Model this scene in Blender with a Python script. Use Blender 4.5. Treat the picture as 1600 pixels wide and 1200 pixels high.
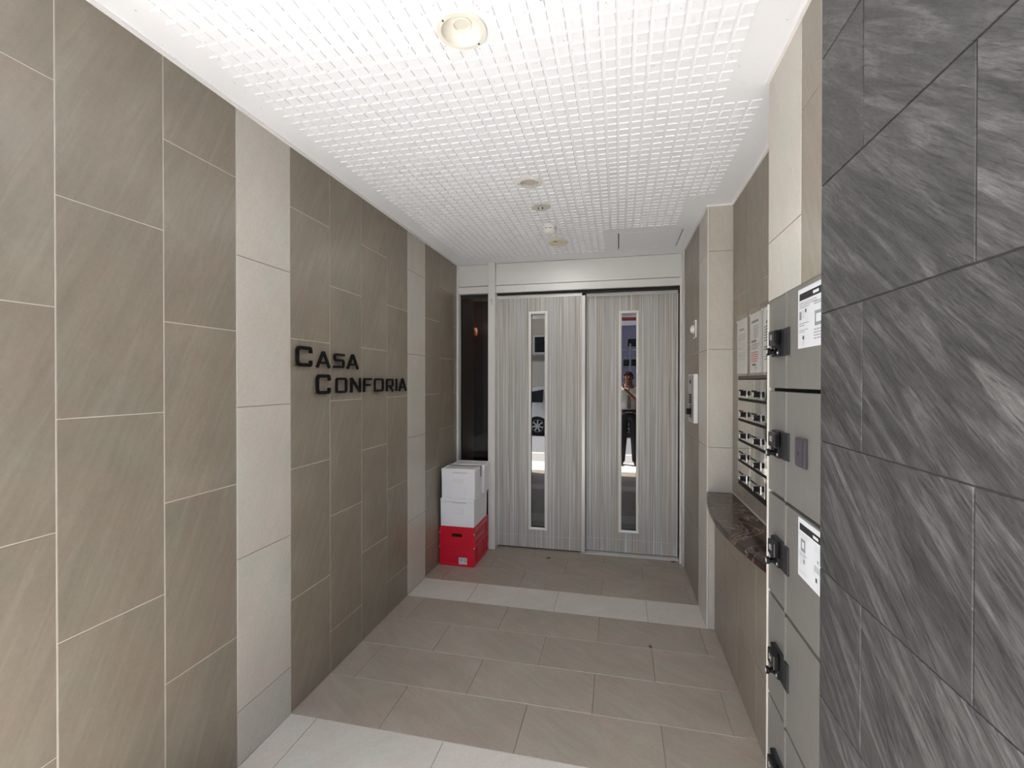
import bpy, bmesh, math, random
from mathutils import Vector, Matrix
random.seed(7)
for o in list(bpy.data.objects):
    bpy.data.objects.remove(o, do_unlink=True)
scene = bpy.context.scene
COL = scene.collection
PI = math.pi

# ------------------------------------------------------------------ camera
EYE = 1.515
F_PX = 728.14
YAW, PITCH, ROLL = math.radians(12.835), math.radians(-0.307), math.radians(0.0385)
cam_d = bpy.data.cameras.new('camera')
cam = bpy.data.objects.new('camera', cam_d)
COL.objects.link(cam)
cam_d.sensor_fit = 'HORIZONTAL'
cam_d.sensor_width = 36.0
cam_d.lens = F_PX * 36.0 / 1600.0
cam_d.clip_start = 0.05
fwd = Vector((-math.sin(YAW) * math.cos(PITCH), math.cos(YAW) * math.cos(PITCH), math.sin(PITCH)))
rgt = Vector((math.cos(YAW), math.sin(YAW), 0))
upv = rgt.cross(fwd)
r2 = rgt * math.cos(ROLL) + upv * math.sin(ROLL)
u2 = upv * math.cos(ROLL) - rgt * math.sin(ROLL)
m = Matrix.Identity(4)
for i in range(3):
    m[i][0], m[i][1], m[i][2] = r2[i], u2[i], -fwd[i]
m[2][3] = EYE
cam.matrix_world = m
scene.camera = cam

# ------------------------------------------------------------------ sky, sun, exposure
SUN_EL, SUN_STRENGTH, SKY_STRENGTH, EXPOSURE = 66.0, 10.0, 0.26, 1.62
SUN_FROM = Vector((-0.95, -0.31, 0)).normalized()       # compass side the sun stands on
world = bpy.data.worlds.new('sky')
scene.world = world
world.use_nodes = True
wn = world.node_tree.nodes
wl = world.node_tree.links
wn.clear()
wo = wn.new('ShaderNodeOutputWorld')
bg = wn.new('ShaderNodeBackground')
sky = wn.new('ShaderNodeTexSky')
sky.sky_type = 'NISHITA'
sky.sun_disc = False
sky.sun_elevation = math.radians(SUN_EL)
sky.sun_rotation = math.atan2(SUN_FROM.x, SUN_FROM.y)
sky.air_density = 1.0
sky.dust_density = 4.0
bg.inputs['Strength'].default_value = SKY_STRENGTH
hs = wn.new('ShaderNodeHueSaturation')          # hazy, camera-balanced sky
hs.inputs['Saturation'].default_value = 0.6
wl.new(sky.outputs[0], hs.inputs['Color'])
wl.new(hs.outputs[0], bg.inputs[0])
wl.new(bg.outputs[0], wo.inputs[0])
sd = bpy.data.lights.new('sun', 'SUN')
sd.energy = SUN_STRENGTH
sd.angle = math.radians(0.6)
sd.color = (1.0, 0.975, 0.945)
sun = bpy.data.objects.new('sun', sd)
COL.objects.link(sun)
to_sun = Vector((SUN_FROM.x * math.cos(math.radians(SUN_EL)), SUN_FROM.y * math.cos(math.radians(SUN_EL)), math.sin(math.radians(SUN_EL))))
sun.rotation_euler = to_sun.to_track_quat('Z', 'Y').to_euler()
sun.location = (-6, -4, 9)
vs = scene.view_settings
vs.view_transform = 'Standard'
vs.look = 'None'
vs.exposure = EXPOSURE
vs.gamma = 1.0
vs.use_curve_mapping = False
DOWNLIGHT_FILL = 0.85  # strength of the fill added under the unlit downlights

# ------------------------------------------------------------------ helpers
def lin(c):
    return tuple(((v / 255.0) / 12.92 if v / 255.0 <= 0.04045 else ((v / 255.0 + 0.055) / 1.055) ** 2.4) for v in c) + (1.0,)

def obj(name, mesh, mat=None, parent=None, loc=None, rot=None):
    if mesh is not None and mat is not None and not mesh.materials:
        for q in (mat if isinstance(mat, (list, tuple)) else [mat]):
            mesh.materials.append(q)
    o = bpy.data.objects.new(name, mesh)
    COL.objects.link(o)
    if loc is not None:
        o.location = loc
    if rot is not None:
        o.rotation_euler = rot
    if parent is not None:
        o.parent = parent
    return o

def tag(o, label, cat, group=None):
    o['label'] = label
    o['category'] = cat
    if group:
        o['group'] = group
    return o

def struct(o, label=None):
    o['kind'] = 'structure'
    if label:
        o['label'] = label
    return o

def thing(name, label, cat, loc=(0, 0, 0), rotz=0.0, group=None):
    e = obj(name, None, loc=loc, rot=(0, 0, rotz))
    e.empty_display_size = 0.1
    return tag(e, label, cat, group)

def to_mesh(name, bm, smooth=False):
    me = bpy.data.meshes.new(name)
    bmesh.ops.recalc_face_normals(bm, faces=bm.faces[:])
    bm.to_mesh(me)
    bm.free()
    if smooth:
        for p in me.polygons:
            p.use_smooth = True
    return me

def smooth_by_angle(me, deg=35):
    bm = bmesh.new()
    bm.from_mesh(me)
    for f in bm.faces:
        f.smooth = True
    lim = math.radians(deg)
    for e in bm.edges:
        e.smooth = (len(e.link_faces) == 2 and e.calc_face_angle(0) < lim)
    bm.to_mesh(me)
    bm.free()
    return me

def add_box(bm, x0, x1, y0, y1, z0, z1, bevel=0.0, seg=2, mat=0):
    x0, x1 = min(x0, x1), max(x0, x1)
    y0, y1 = min(y0, y1), max(y0, y1)
    z0, z1 = min(z0, z1), max(z0, z1)
    vs_ = [bm.verts.new(p) for p in ((x0, y0, z0), (x1, y0, z0), (x1, y1, z0), (x0, y1, z0), (x0, y0, z1), (x1, y0, z1), (x1, y1, z1), (x0, y1, z1))]
    fs = [bm.faces.new([vs_[i] for i in f]) for f in ((3, 2, 1, 0), (4, 5, 6, 7), (0, 1, 5, 4), (1, 2, 6, 5), (2, 3, 7, 6), (3, 0, 4, 7))]
    for f in fs:
        f.material_index = mat
    if bevel > 0:
        es = list({e for f in fs for e in f.edges})
        bmesh.ops.bevel(bm, geom=es, offset=bevel, segments=seg, affect='EDGES', profile=0.5)

def box_mesh(name, x0, x1, y0, y1, z0, z1, bevel=0.0, seg=2):
    bm = bmesh.new()
    add_box(bm, x0, x1, y0, y1, z0, z1, bevel, seg)
    return to_mesh(name, bm)

def boxes_mesh(name, lst, bevel=0.0):
    bm = bmesh.new()
    for b in lst:
        add_box(bm, *b, bevel=bevel)
    return to_mesh(name, bm)

def box(name, b, mat, parent=None, bevel=0.0, seg=2):
    """box object whose origin is the box centre"""
    cx, cy, cz = (b[0] + b[1]) / 2, (b[2] + b[3]) / 2, (b[4] + b[5]) / 2
    me = box_mesh(name, b[0] - cx, b[1] - cx, b[2] - cy, b[3] - cy, b[4] - cz, b[5] - cz, bevel, seg)
    return obj(name, me, mat, parent, (cx, cy, cz))

def add_lathe(bm, profile, n=32, axis='Z', origin=(0, 0, 0), mat=0, cap=False):
    rings = []
    for (r, h) in profile:
        ring = []
        for k in range(n):
            a = 2 * PI * k / n
            c, s = r * math.cos(a), r * math.sin(a)
            p = {'Z': (c, s, h), 'X': (h, c, s), 'Y': (s, h, c)}[axis]
            ring.append(bm.verts.new((p[0] + origin[0], p[1] + origin[1], p[2] + origin[2])))
        rings.append(ring)
    for a, b in zip(rings, rings[1:]):
        for k in range(n):
            f = bm.faces.new((a[k], a[(k + 1) % n], b[(k + 1) % n], b[k]))
            f.material_index = mat
    if cap:
        for rg in (rings[0], rings[-1]):
            f = bm.faces.new(rg)
            f.material_index = mat

def lathe(name, profile, mat, parent=None, loc=(0, 0, 0), n=32, axis='Z', cap=True, deg=35):
    bm = bmesh.new()
    add_lathe(bm, profile, n, axis, cap=cap)
    return obj(name, smooth_by_angle(to_mesh(name, bm), deg), mat, parent, loc)

def add_prism(bm, pts, axis, a0, a1, mat=0):
    """extrude a 2D polygon: axis X -> pts are (y,z); Y -> (x,z); Z -> (x,y)"""
    def P(p, a):
        return {'X': (a, p[0], p[1]), 'Y': (p[0], a, p[1]), 'Z': (p[0], p[1], a)}[axis]
    lo = [bm.verts.new(P(p, a0)) for p in pts]
    hi = [bm.verts.new(P(p, a1)) for p in pts]
    n = len(pts)
    fs = [bm.faces.new(lo), bm.faces.new(hi)]
    for k in range(n):
        fs.append(bm.faces.new((lo[k], lo[(k + 1) % n], hi[(k + 1) % n], hi[k])))
    for f in fs:
        f.material_index = mat

def prism(name, pts, axis, a0, a1, mat, parent=None, bevel=0.0):
    bm = bmesh.new()
    add_prism(bm, pts, axis, a0, a1)
    bmesh.ops.recalc_face_normals(bm, faces=bm.faces[:])
    if bevel:
        bmesh.ops.bevel(bm, geom=bm.edges[:], offset=bevel, segments=2, affect='EDGES')
    return obj(name, to_mesh(name, bm), mat, parent)

def tube_mesh(name, pts, rad, n=10):
    bm = bmesh.new()
    rings = []
    for i, p in enumerate(pts):
        p = Vector(p)
        a = Vector(pts[max(i - 1, 0)])
        b = Vector(pts[min(i + 1, len(pts) - 1)])
        t = (b - a).normalized()
        q = t.to_track_quat('Z', 'Y')
        r = rad[i] if isinstance(rad, (list, tuple)) else rad
        rings.append([bm.verts.new(p + q @ Vector((r * math.cos(2 * PI * k / n), r * math.sin(2 * PI * k / n), 0))) for k in range(n)])
    for a, b in zip(rings, rings[1:]):
        for k in range(n):
            bm.faces.new((a[k], a[(k + 1) % n], b[(k + 1) % n], b[k]))
    bm.faces.new(rings[0])
    bm.faces.new(rings[-1])
    return smooth_by_angle(to_mesh(name, bm), 50)

def text_mesh(name, s, size, depth=0.001, align='CENTER'):
    cu = bpy.data.curves.new(name, 'FONT')
    cu.body = s
    cu.size = size
    cu.extrude = depth
    cu.align_x = align
    cu.align_y = 'CENTER'
    t = bpy.data.objects.new(name, cu)
    COL.objects.link(t)
    dg = bpy.context.evaluated_depsgraph_get()
    me = bpy.data.meshes.new_from_object(t.evaluated_get(dg))
    bpy.data.objects.remove(t)
    bpy.data.curves.remove(cu)
    me.name = name
    return me

# ------------------------------------------------------------------ materials
def mat(name, rgb, rough=0.5, metal=0.0, ior=None, coat=0.0, spec=None):
    mt = bpy.data.materials.new(name)
    mt.use_nodes = True
    b = mt.node_tree.nodes['Principled BSDF']
    b.inputs['Base Color'].default_value = lin(rgb)
    b.inputs['Roughness'].default_value = rough
    b.inputs['Metallic'].default_value = metal
    if ior:
        b.inputs['IOR'].default_value = ior
    if coat:
        b.inputs['Coat Weight'].default_value = coat
        b.inputs['Coat Roughness'].default_value = 0.05
    if spec is not None:
        b.inputs['Specular IOR Level'].default_value = spec
    return mt

def coords(nt, rnd=True, scale=(1, 1, 1), rot=(0, 0, 0)):
    tc = nt.nodes.new('ShaderNodeTexCoord')
    out = tc.outputs['Object']
    if rnd:
        oi = nt.nodes.new('ShaderNodeObjectInfo')
        mu = nt.nodes.new('ShaderNodeVectorMath')
        mu.operation = 'MULTIPLY_ADD'
        mu.inputs[1].default_value = (37.0, 53.0, 71.0)
        nt.links.new(oi.outputs['Random'], mu.inputs[0])
        nt.links.new(out, mu.inputs[2])
        out = mu.outputs[0]
    r = nt.nodes.new('ShaderNodeMapping')
    r.inputs['Rotation'].default_value = rot
    nt.links.new(out, r.inputs[0])
    s = nt.nodes.new('ShaderNodeMapping')
    s.inputs['Scale'].default_value = scale
    nt.links.new(r.outputs[0], s.inputs[0])
    return s.outputs[0]

def noise(nt, vec, scale, detail=6, rough=0.6, dist=0.0):
    n = nt.nodes.new('ShaderNodeTexNoise')
    n.inputs['Scale'].default_value = scale
    n.inputs['Detail'].default_value = detail
    n.inputs['Roughness'].default_value = rough
    n.inputs['Distortion'].default_value = dist
    nt.links.new(vec, n.inputs['Vector'])
    return n.outputs[0]

def ramp(nt, fac, stops, interp='LINEAR'):
    r = nt.nodes.new('ShaderNodeValToRGB')
    r.color_ramp.interpolation = interp
    els = r.color_ramp.elements
    while len(els) < len(stops):
        els.new(0.5)
    for e, (p, c) in zip(els, stops):
        e.position = p
        e.color = c if len(c) == 4 else lin(c)
    nt.links.new(fac, r.inputs[0])
    return r.outputs[0]

def mixc(nt, fac, a, b, mode='MIX'):
    n = nt.nodes.new('ShaderNodeMix')
    n.data_type = 'RGBA'
    n.blend_type = mode
    if isinstance(fac, float):
        n.inputs[0].default_value = fac
    else:
        nt.links.new(fac, n.inputs[0])
    nt.links.new(a, n.inputs[6])
    nt.links.new(b, n.inputs[7])
    return n.outputs[2]

def bump(nt, bsdf, h, strength, dist):
    b = nt.nodes.new('ShaderNodeBump')
    b.inputs['Strength'].default_value = strength
    b.inputs['Distance'].default_value = dist
    nt.links.new(h, b.inputs['Height'])
    nt.links.new(b.outputs[0], bsdf.inputs['Normal'])

def stone(name, dark, base, light, axis, angle, rough=0.4, streak=9.0, contrast=0.5, bumpd=0.0012, spec=0.5, dist=1.2):
    """stone-look porcelain: streaks that run along `angle` in the tile's own plane"""
    mt = bpy.data.materials.new(name)
    mt.use_nodes = True
    nt = mt.node_tree
    b = nt.nodes['Principled BSDF']
    rot = {'X': (angle, 0, 0), 'Y': (0, angle, 0), 'Z': (0, 0, angle)}[axis]
    # after the turn the streak runs along the second plane axis
    sc = {'X': (1, streak, 1), 'Y': (streak, 1, 1), 'Z': (streak, 1, 1)}[axis]
    v = coords(nt, True, sc, rot)
    v2 = coords(nt, True, (1, 1, 1), rot)
    n1 = noise(nt, v, 2.6, 8, 0.62, dist)
    n2 = noise(nt, v2, 3.0, 5, 0.55, 0.6)
    n3 = noise(nt, v, 9.0, 6, 0.6, 0.8)
    c1 = ramp(nt, n1, [(0.5 - 0.28, dark), (0.5, base), (0.5 + 0.24, light)])
    c2 = ramp(nt, n2, [(0.3, dark), (0.55, base), (0.75, light)])
    c = mixc(nt, contrast, c2, c1)
    c3 = ramp(nt, n3, [(0.60, base), (0.74, light)])
    k = ramp(nt, n3, [(0.58, (0, 0, 0, 1)), (0.78, (0.55, 0.55, 0.55, 1))])
    c = mixc(nt, k, c, c3)
    nt.links.new(c, b.inputs['Base Color'])
    b.inputs['Roughness'].default_value = rough
    b.inputs['Specular IOR Level'].default_value = spec
    if bumpd > 0.003:              # riven slate: fine dark grain and relief
        n4 = noise(nt, v, 26.0, 6, 0.75, 0.5)
        c4 = ramp(nt, n4, [(0.34, (0.45, 0.45, 0.45, 1)), (0.52, (1, 1, 1, 1)), (0.70, (1.35, 1.35, 1.35, 1))])
        c = mixc(nt, 1.0, c, c4, 'MULTIPLY')
        nt.links.new(c, b.inputs['Base Color'])
        bump(nt, b, n4, 0.5, bumpd)
    elif bumpd:
        n5 = noise(nt, v2, 75.0, 4, 0.7)
        grain = ramp(nt, n5, [(0.30, (0.93, 0.93, 0.93, 1)), (0.55, (1, 1, 1, 1)), (0.72, (1.04, 1.04, 1.04, 1))])
        c = mixc(nt, 1.0, c, grain, 'MULTIPLY')
        n6 = noise(nt, v2, 5.0, 3, 0.5)
        tint = ramp(nt, n6, [(0.35, (1.03, 0.985, 0.975, 1)), (0.65, (0.975, 1.0, 0.985, 1))])
        c = mixc(nt, 1.0, c, tint, 'MULTIPLY')
        nt.links.new(c, b.inputs['Base Color'])
        bump(nt, b, n1, 0.35, bumpd)
    return mt

TD, TB, TL = (124, 117, 105), (138, 130, 117), (154, 147, 134)
M_TILE_X = stone('greige_stone_tile', TD, TB, TL, 'X', math.radians(24), 0.36, 11.0, 0.55)
M_TILE_Y = stone('greige_stone_tile_front', TD, TB, TL, 'Y', math.radians(24), 0.36, 11.0, 0.55)
M_FLOOR = stone('greige_floor_tile', (144, 135, 123), (157, 148, 136), (170, 162, 150), 'Z', math.radians(-55), 0.42, 7.0, 0.5, 0.0015)
WD, WB, WL_ = (188, 184, 175), (195, 192, 184), (202, 200, 193)
M_WHITE_X = stone('pale_stone_tile', WD, WB, WL_, 'X', math.radians(25), 0.36, 6.0, 0.5, 0.0008)
M_WHITE_Y = stone('pale_stone_tile_front', WD, WB, WL_, 'Y', math.radians(25), 0.36, 6.0, 0.5, 0.0008)
M_WHITE_Z = stone('pale_floor_tile', (188, 183, 173), (198, 194, 185), (208, 205, 197), 'Z', math.radians(50), 0.45, 4.0, 0.5, 0.0012)
M_SLATE = stone('charcoal_slate_tile', (34, 34, 34), (67, 66, 66), (106, 105, 103), 'X', math.radians(52), 0.45, 8.0, 0.85, 0.004, 0.35, 1.4)
M_SLATE_Y = stone('charcoal_slate_tile_front', (34, 34, 34), (67, 66, 66), (106, 105, 103), 'Y', math.radians(40), 0.45, 8.0, 0.85, 0.004, 0.35, 1.4)
M_GROUT = mat('pale_grout', (204, 197, 186), 0.9)
M_GROUT_GREY = mat('grey_grout', (138, 132, 124), 0.9)
M_GROUT_DARK = mat('charcoal_grout', (54, 52, 53), 0.9)

def ceiling_mat():
    mt = bpy.data.materials.new('speckled_white_board')
    mt.use_nodes = True
    nt = mt.node_tree
    b = nt.nodes['Principled BSDF']
    tc = nt.nodes.new('ShaderNodeTexCoord')
    geo = nt.nodes.new('ShaderNodeNewGeometry')
    v = geo.outputs['Position']
    vor = nt.nodes.new('ShaderNodeTexVoronoi')
    vor.inputs['Scale'].default_value = 42
    nt.links.new(v, vor.inputs['Vector'])
    n = noise(nt, v, 21, 2, 0.5)
    d = ramp(nt, vor.outputs['Distance'], [(0.06, (1, 1, 1, 1)), (0.11, (0, 0, 0, 1))])
    k = ramp(nt, n, [(0.52, (0, 0, 0, 1)), (0.56, (1, 1, 1, 1))])
    f = mixc(nt, 1.0, d, k, 'MULTIPLY')
    rgb = nt.nodes.new('ShaderNodeRGB')
    rgb.outputs[0].default_value = lin((242, 245, 250))
    rgb2 = nt.nodes.new('ShaderNodeRGB')
    rgb2.outputs[0].default_value = lin((165, 164, 165))
    c = mixc(nt, f, rgb.outputs[0], rgb2.outputs[0])
    nt.links.new(c, b.inputs['Base Color'])
    b.inputs['Roughness'].default_value = 0.8
    fine = noise(nt, v, 160, 3, 0.6)
    bump(nt, b, fine, 0.15, 0.001)
    return mt
M_CEIL = ceiling_mat()
M_WHITE_PAINT = mat('white_trim', (236, 236, 236), 0.45)
M_ALU = mat('pale_satin_aluminium', (224, 224, 222), 0.42, 0.0)
M_ALU_DARK = mat('shadow_gap', (40, 40, 40), 0.7)
M_ALU_BRIGHT = mat('silver_aluminium', (215, 214, 212), 0.35, 0.35)

def stripe_mat():
    mt = bpy.data.materials.new('vertical_stripe_laminate')
    mt.use_nodes = True
    nt = mt.node_tree
    b = nt.nodes['Principled BSDF']
    va = coords(nt, True, (1, 0.0, 0.004))
    vb = coords(nt, True, (1, 0.0, 0.006))
    n1 = noise(nt, va, 95, 2, 0.6)
    n2 = noise(nt, va, 22, 3, 0.6)
    n3 = noise(nt, vb, 210, 1, 0.5)
    c1 = ramp(nt, n1, [(0.30, (112, 108, 103)), (0.42, (166, 163, 158)), (0.55, (190, 188, 185)), (0.66, (238, 238, 236))])
    c2 = ramp(nt, n2, [(0.32, (176, 156, 130)), (0.45, (178, 176, 170)), (0.58, (186, 188, 188)), (0.70, (186, 195, 208))])
    c = mixc(nt, 0.45, c1, c2)
    k = ramp(nt, n3, [(0.60, (0, 0, 0, 1)), (0.68, (0.7, 0.7, 0.7, 1))])
    w = nt.nodes.new('ShaderNodeRGB')
    w.outputs[0].default_value = lin((234, 234, 232))
    c = mixc(nt, k, c, w.outputs[0])
    k2 = ramp(nt, n3, [(0.30, (0.6, 0.6, 0.6, 1)), (0.38, (0, 0, 0, 1))])
    d = nt.nodes.new('ShaderNodeRGB')
    d.outputs[0].default_value = lin((92, 86, 80))
    c = mixc(nt, k2, c, d.outputs[0])
    nt.links.new(c, b.inputs['Base Color'])
    b.inputs['Roughness'].default_value = 0.42
    return mt
M_STRIPE = stripe_mat()
M_MIRROR_GLASS = mat('reflective_tinted_glass', (10, 11, 12), 0.0, 0.0, ior=2.35)

def glass_mat(name, tint, f0):
    mt = bpy.data.materials.new(name)
    mt.use_nodes = True
    nt = mt.node_tree
    for n in list(nt.nodes):
        if n.type == 'BSDF_PRINCIPLED':
            nt.nodes.remove(n)
    out = [n for n in nt.nodes if n.type == 'OUTPUT_MATERIAL'][0]
    tr = nt.nodes.new('ShaderNodeBsdfTransparent')
    tr.inputs[0].default_value = tint
    gl = nt.nodes.new('ShaderNodeBsdfGlossy')
    gl.inputs['Roughness'].default_value = 0.0
    lw = nt.nodes.new('ShaderNodeLayerWeight')
    pw = nt.nodes.new('ShaderNodeMath')
    pw.operation = 'POWER'
    pw.inputs[1].default_value = 5.0
    nt.links.new(lw.outputs['Facing'], pw.inputs[0])
    fr = nt.nodes.new('ShaderNodeMath')
    fr.operation = 'MULTIPLY_ADD'
    fr.inputs[1].default_value = 1.0 - f0
    fr.inputs[2].default_value = f0
    nt.links.new(pw.outputs[0], fr.inputs[0])
    mx = nt.nodes.new('ShaderNodeMixShader')
    nt.links.new(fr.outputs[0], mx.inputs[0])
    nt.links.new(tr.outputs[0], mx.inputs[1])
    nt.links.new(gl.outputs[0], mx.inputs[2])
    nt.links.new(mx.outputs[0], out.inputs[0])
    return mt
M_PANE = glass_mat('smoked_glass', (0.55, 0.52, 0.5, 1), 0.05)
M_SLEEVE = glass_mat('clear_film', (0.95, 0.95, 0.94, 1), 0.03)

def brushed(name, rgb, rough, axis_scale, var=0.12, metal=1.0):
    mt = bpy.data.materials.new(name)
    mt.use_nodes = True
    nt = mt.node_tree
    b = nt.nodes['Principled BSDF']
    v = coords(nt, True, axis_scale)
    n = noise(nt, v, 30, 4, 0.6)
    lo = tuple(int(x * (1 - var)) for x in rgb)
    hi = tuple(min(255, int(x * (1 + var * 0.6))) for x in rgb)
    nt.links.new(ramp(nt, n, [(0.3, lo), (0.7, hi)]), b.inputs['Base Color'])
    b.inputs['Metallic'].default_value = metal
    b.inputs['Roughness'].default_value = rough
    return mt
M_LOCKER = brushed('hairline_steel_laminate', (136, 134, 129), 0.36, (1, 12, 0.4), 0.06, 0.35)
M_STEEL = brushed('polished_steel', (196, 193, 187), 0.05, (1, 1, 8), 0.05, 1.0)
M_BLACK = mat('satin_black_plastic', (20, 20, 22), 0.45, spec=0.3)
M_BLACK_GLOSS = mat('gloss_black_plastic', (16, 16, 18), 0.15)
M_LATCH = mat('latch_grey_plastic', (44, 44, 45), 0.5, spec=0.3)
M_NUMBER = mat('grey_number_paint', (168, 168, 170), 0.5)
M_DARK_GREY = mat('dark_grey_plastic', (62, 61, 64), 0.4)
M_SHADOW = mat('dark_recess', (14, 13, 13), 0.8)
M_SIGN = mat('black_painted_metal', (11, 11, 13), 0.5, spec=0.2)
M_PAPER = mat('white_paper', (208, 211, 214), 0.6)
M_NOTICE = mat('white_notice_paper', (240, 241, 243), 0.6)
M_INK = mat('black_ink', (34, 34, 36), 0.6)
M_INK_GREY = mat('grey_ink', (140, 142, 145), 0.6)
M_INK_PALE = mat('pale_grey_ink', (196, 199, 202), 0.6)
M_INK_RED = mat('red_ink', (206, 92, 96), 0.6)
M_RED = mat('red_crate_plastic', (216, 14, 48), 0.38)
M_RED_DARK = mat('red_crate_panel', (196, 12, 42), 0.42)
M_WHITE_BOX = mat('white_box_plastic', (244, 246, 250), 0.5)
M_BOX_LID = mat('pale_box_lid', (218, 218, 216), 0.55)
M_STRAP = mat('brown_strap', (120, 98, 72), 0.7)
M_CREAM = mat('cream_enamel', (236, 234, 224), 0.4)
M_LENS = mat('frosted_lamp_lens', (226, 224, 214), 0.35)
M_GREY_LENS = mat('grey_lamp_disc', (196, 194, 190), 0.45)
M_YELLOWED = mat('yellowed_plastic', (226, 219, 196), 0.5)
M_LEAF = mat('dry_brown_leaf', (98, 68, 36), 0.8)

def marble():
    mt = bpy.data.materials.new('dark_emperador_marble')
    mt.use_nodes = True
    nt = mt.node_tree
    b = nt.nodes['Principled BSDF']
    v = coords(nt, False)
    n1 = noise(nt, v, 4, 8, 0.65, 0.8)
    n2 = noise(nt, v, 3.2, 9, 0.62, 1.2)
    c1 = ramp(nt, n1, [(0.30, (30, 22, 20)), (0.52, (58, 43, 38)), (0.72, (88, 70, 61))])
    k = ramp(nt, n2, [(0.488, (0, 0, 0, 1)), (0.50, (0.55, 0.55, 0.55, 1)), (0.512, (0, 0, 0, 1))])
    w = nt.nodes.new('ShaderNodeRGB')
    w.outputs[0].default_value = lin((168, 146, 126))
    nt.links.new(mixc(nt, k, c1, w.outputs[0]), b.inputs['Base Color'])
    b.inputs['Roughness'].default_value = 0.14
    return mt
M_MARBLE = marble()

# ------------------------------------------------------------------ tiles
_tile_cache = {}
def tile_mesh(axis, a, b, t, m_):
    """chamfered tile lying in the plane normal to `axis`; a,b are its sides; t signed: front at +t side"""
    key = (axis, round(a, 4), round(b, 4), round(t, 4), m_.name)
    if key in _tile_cache:
        return _tile_cache[key]
    c = 0.0012
    bm = bmesh.new()
    def P(u, v, w):
        return {'X': (w, u, v), 'Y': (u, w, v), 'Z': (u, v, w)}[axis]
    s = 1 if t > 0 else -1
    def ring(ins, w):
        return [bm.verts.new(P(su * (a / 2 - ins), sv * (b / 2 - ins), w)) for su, sv in ((-1, -1), (1, -1), (1, 1), (-1, 1))]
    back = ring(0, -abs(t) * s)
    mid = ring(0, -s * c)
    front = ring(c, 0)
    for p, q in ((back, mid), (mid, front)):
        for k in range(4):
            bm.faces.new((p[k], p[(k + 1) % 4], q[(k + 1) % 4], q[k]))
    bm.faces.new(front)
    me = to_mesh('tile', bm)
    me.materials.append(m_)
    _tile_cache[key] = me
    return me

def tile(parent, axis, u0, u1, v0, v1, w, s, m_, g=0.0017, name='tile'):
    """tile between the joint centres u0..u1, v0..v1, its face at w, facing s along axis"""
    a, b = (u1 - u0) - 2 * g, (v1 - v0) - 2 * g
    if a < 0.006 or b < 0.006:
        return None
    cu, cv = (u0 + u1) / 2, (v0 + v1) / 2
    loc = {'X': (w, cu, cv), 'Y': (cu, w, cv), 'Z': (cu, cv, w)}[axis]
    return obj(name, tile_mesh(axis, a, b, 0.007 * s, m_), None, parent, loc)

CEIL = 2.588
SET1 = [0.0, 0.514, 1.113, 1.711, 2.309, CEIL + 0.03]
SET2 = [0.0, 0.214, 0.815, 1.413, 2.009, CEIL + 0.03]
def column(parent, axis, u0, u1, joints, w, s, m_, zmin=0.0, zmax=CEIL):
    for z0, z1 in zip(joints, joints[1:]):
        a, b = max(z0, zmin), min(z1, zmax)
        if b - a > 0.01:
            tile(parent, axis, u0, u1, a, b, w, s, m_)

# ------------------------------------------------------------------ left wall
XL = -1.452
wall_left = struct(obj('wall_left', box_mesh('wall_left', -1.65, XL - 0.0016, 0.664, 4.6, -0.1, 2.75), M_GROUT), 'tall wall of greige stone tiles with two pale tile bands')
LEFT_Y = [0.66, 0.935, 1.237, 1.535, 1.841, 2.140, 2.445, 2.750, 3.049, 3.360, 3.662, 3.978, 4.2]
LEFT_SET = [SET1, SET2, SET1, SET2, SET1, SET2, SET1, SET2, SET1, SET2, SET1, SET2]
for k in range(12):
    pale = k in (3, 8)
    column(wall_left, 'X', LEFT_Y[k], LEFT_Y[k + 1], LEFT_SET[k], XL, 1, M_WHITE_X if pale else M_TILE_X)
for k in (3, 8):
    obj('grout_bed', box_mesh('grout_bed', XL - 0.006, XL - 0.0012, LEFT_Y[k] + 0.0016, LEFT_Y[k + 1] - 0.0016, 0, CEIL), M_GROUT_GREY, wall_left)

# ------------------------------------------------------------------ right wall: near pier, mailbox recess, far pier
XP, XF, XU, XW = 0.525, 0.531, 0.676, 0.576
wall_right = struct(obj('wall_right', boxes_mesh('wall_right', [
    (XU + 0.0025, 1.0, 1.838, 3.045, 0.80, 2.75),
    (XW + 0.0025, 1.0, 1.838, 3.045, -0.1, 0.805),
    (XF + 0.0025, 1.0, 3.045, 4.6, -0.1, 2.75)]), M_GROUT), 'wall of greige tiles with recess for mailboxes between pale piers')
wall_pier = struct(obj('wall_pier', box_mesh('wall_pier', XP + 0.0025, 1.0, 1.253, 1.838, 1.80, 2.75), M_GROUT), 'pier of pale and greige tiles above the parcel locker')
column(wall_pier, 'X', 1.25, 1.533, SET1, XP, -1, M_TILE_X, 1.80)
column(wall_pier, 'X', 1.533, 1.838, SET2, XP, -1, M_WHITE_X, 1.80)
column(wall_pier, 'Y', XP, XU, SET2, 1.8405, 1, M_WHITE_Y, 1.80)
for (y0, y1, st) in ((1.842, 2.143, SET1), (2.143, 2.445, SET2), (2.445, 2.745, SET1), (2.745, 3.042, SET2)):
    column(wall_right, 'X', y0, y1, st, XU, -1, M_TILE_X, 0.85)
LOW1, LOW2 = [0.0, 0.02, 0.62, 0.9], [0.0, 0.32, 0.9]
for (y0, y1, st) in ((1.842, 2.168, LOW2), (2.168, 2.47, LOW2), (2.47, 2.77, LOW1), (2.77, 3.042, LOW2)):
    column(wall_right, 'X', y0, y1, st, XW, -1, M_TILE_X, 0, 0.815)
column(wall_right, 'Y', XF + 0.007, XU, SET1, 3.0425, -1, M_WHITE_Y, 0.84)
column(wall_right, 'Y', XF + 0.007, XW, SET1, 3.0425, -1, M_WHITE_Y, 0.0, 0.815)
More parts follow.
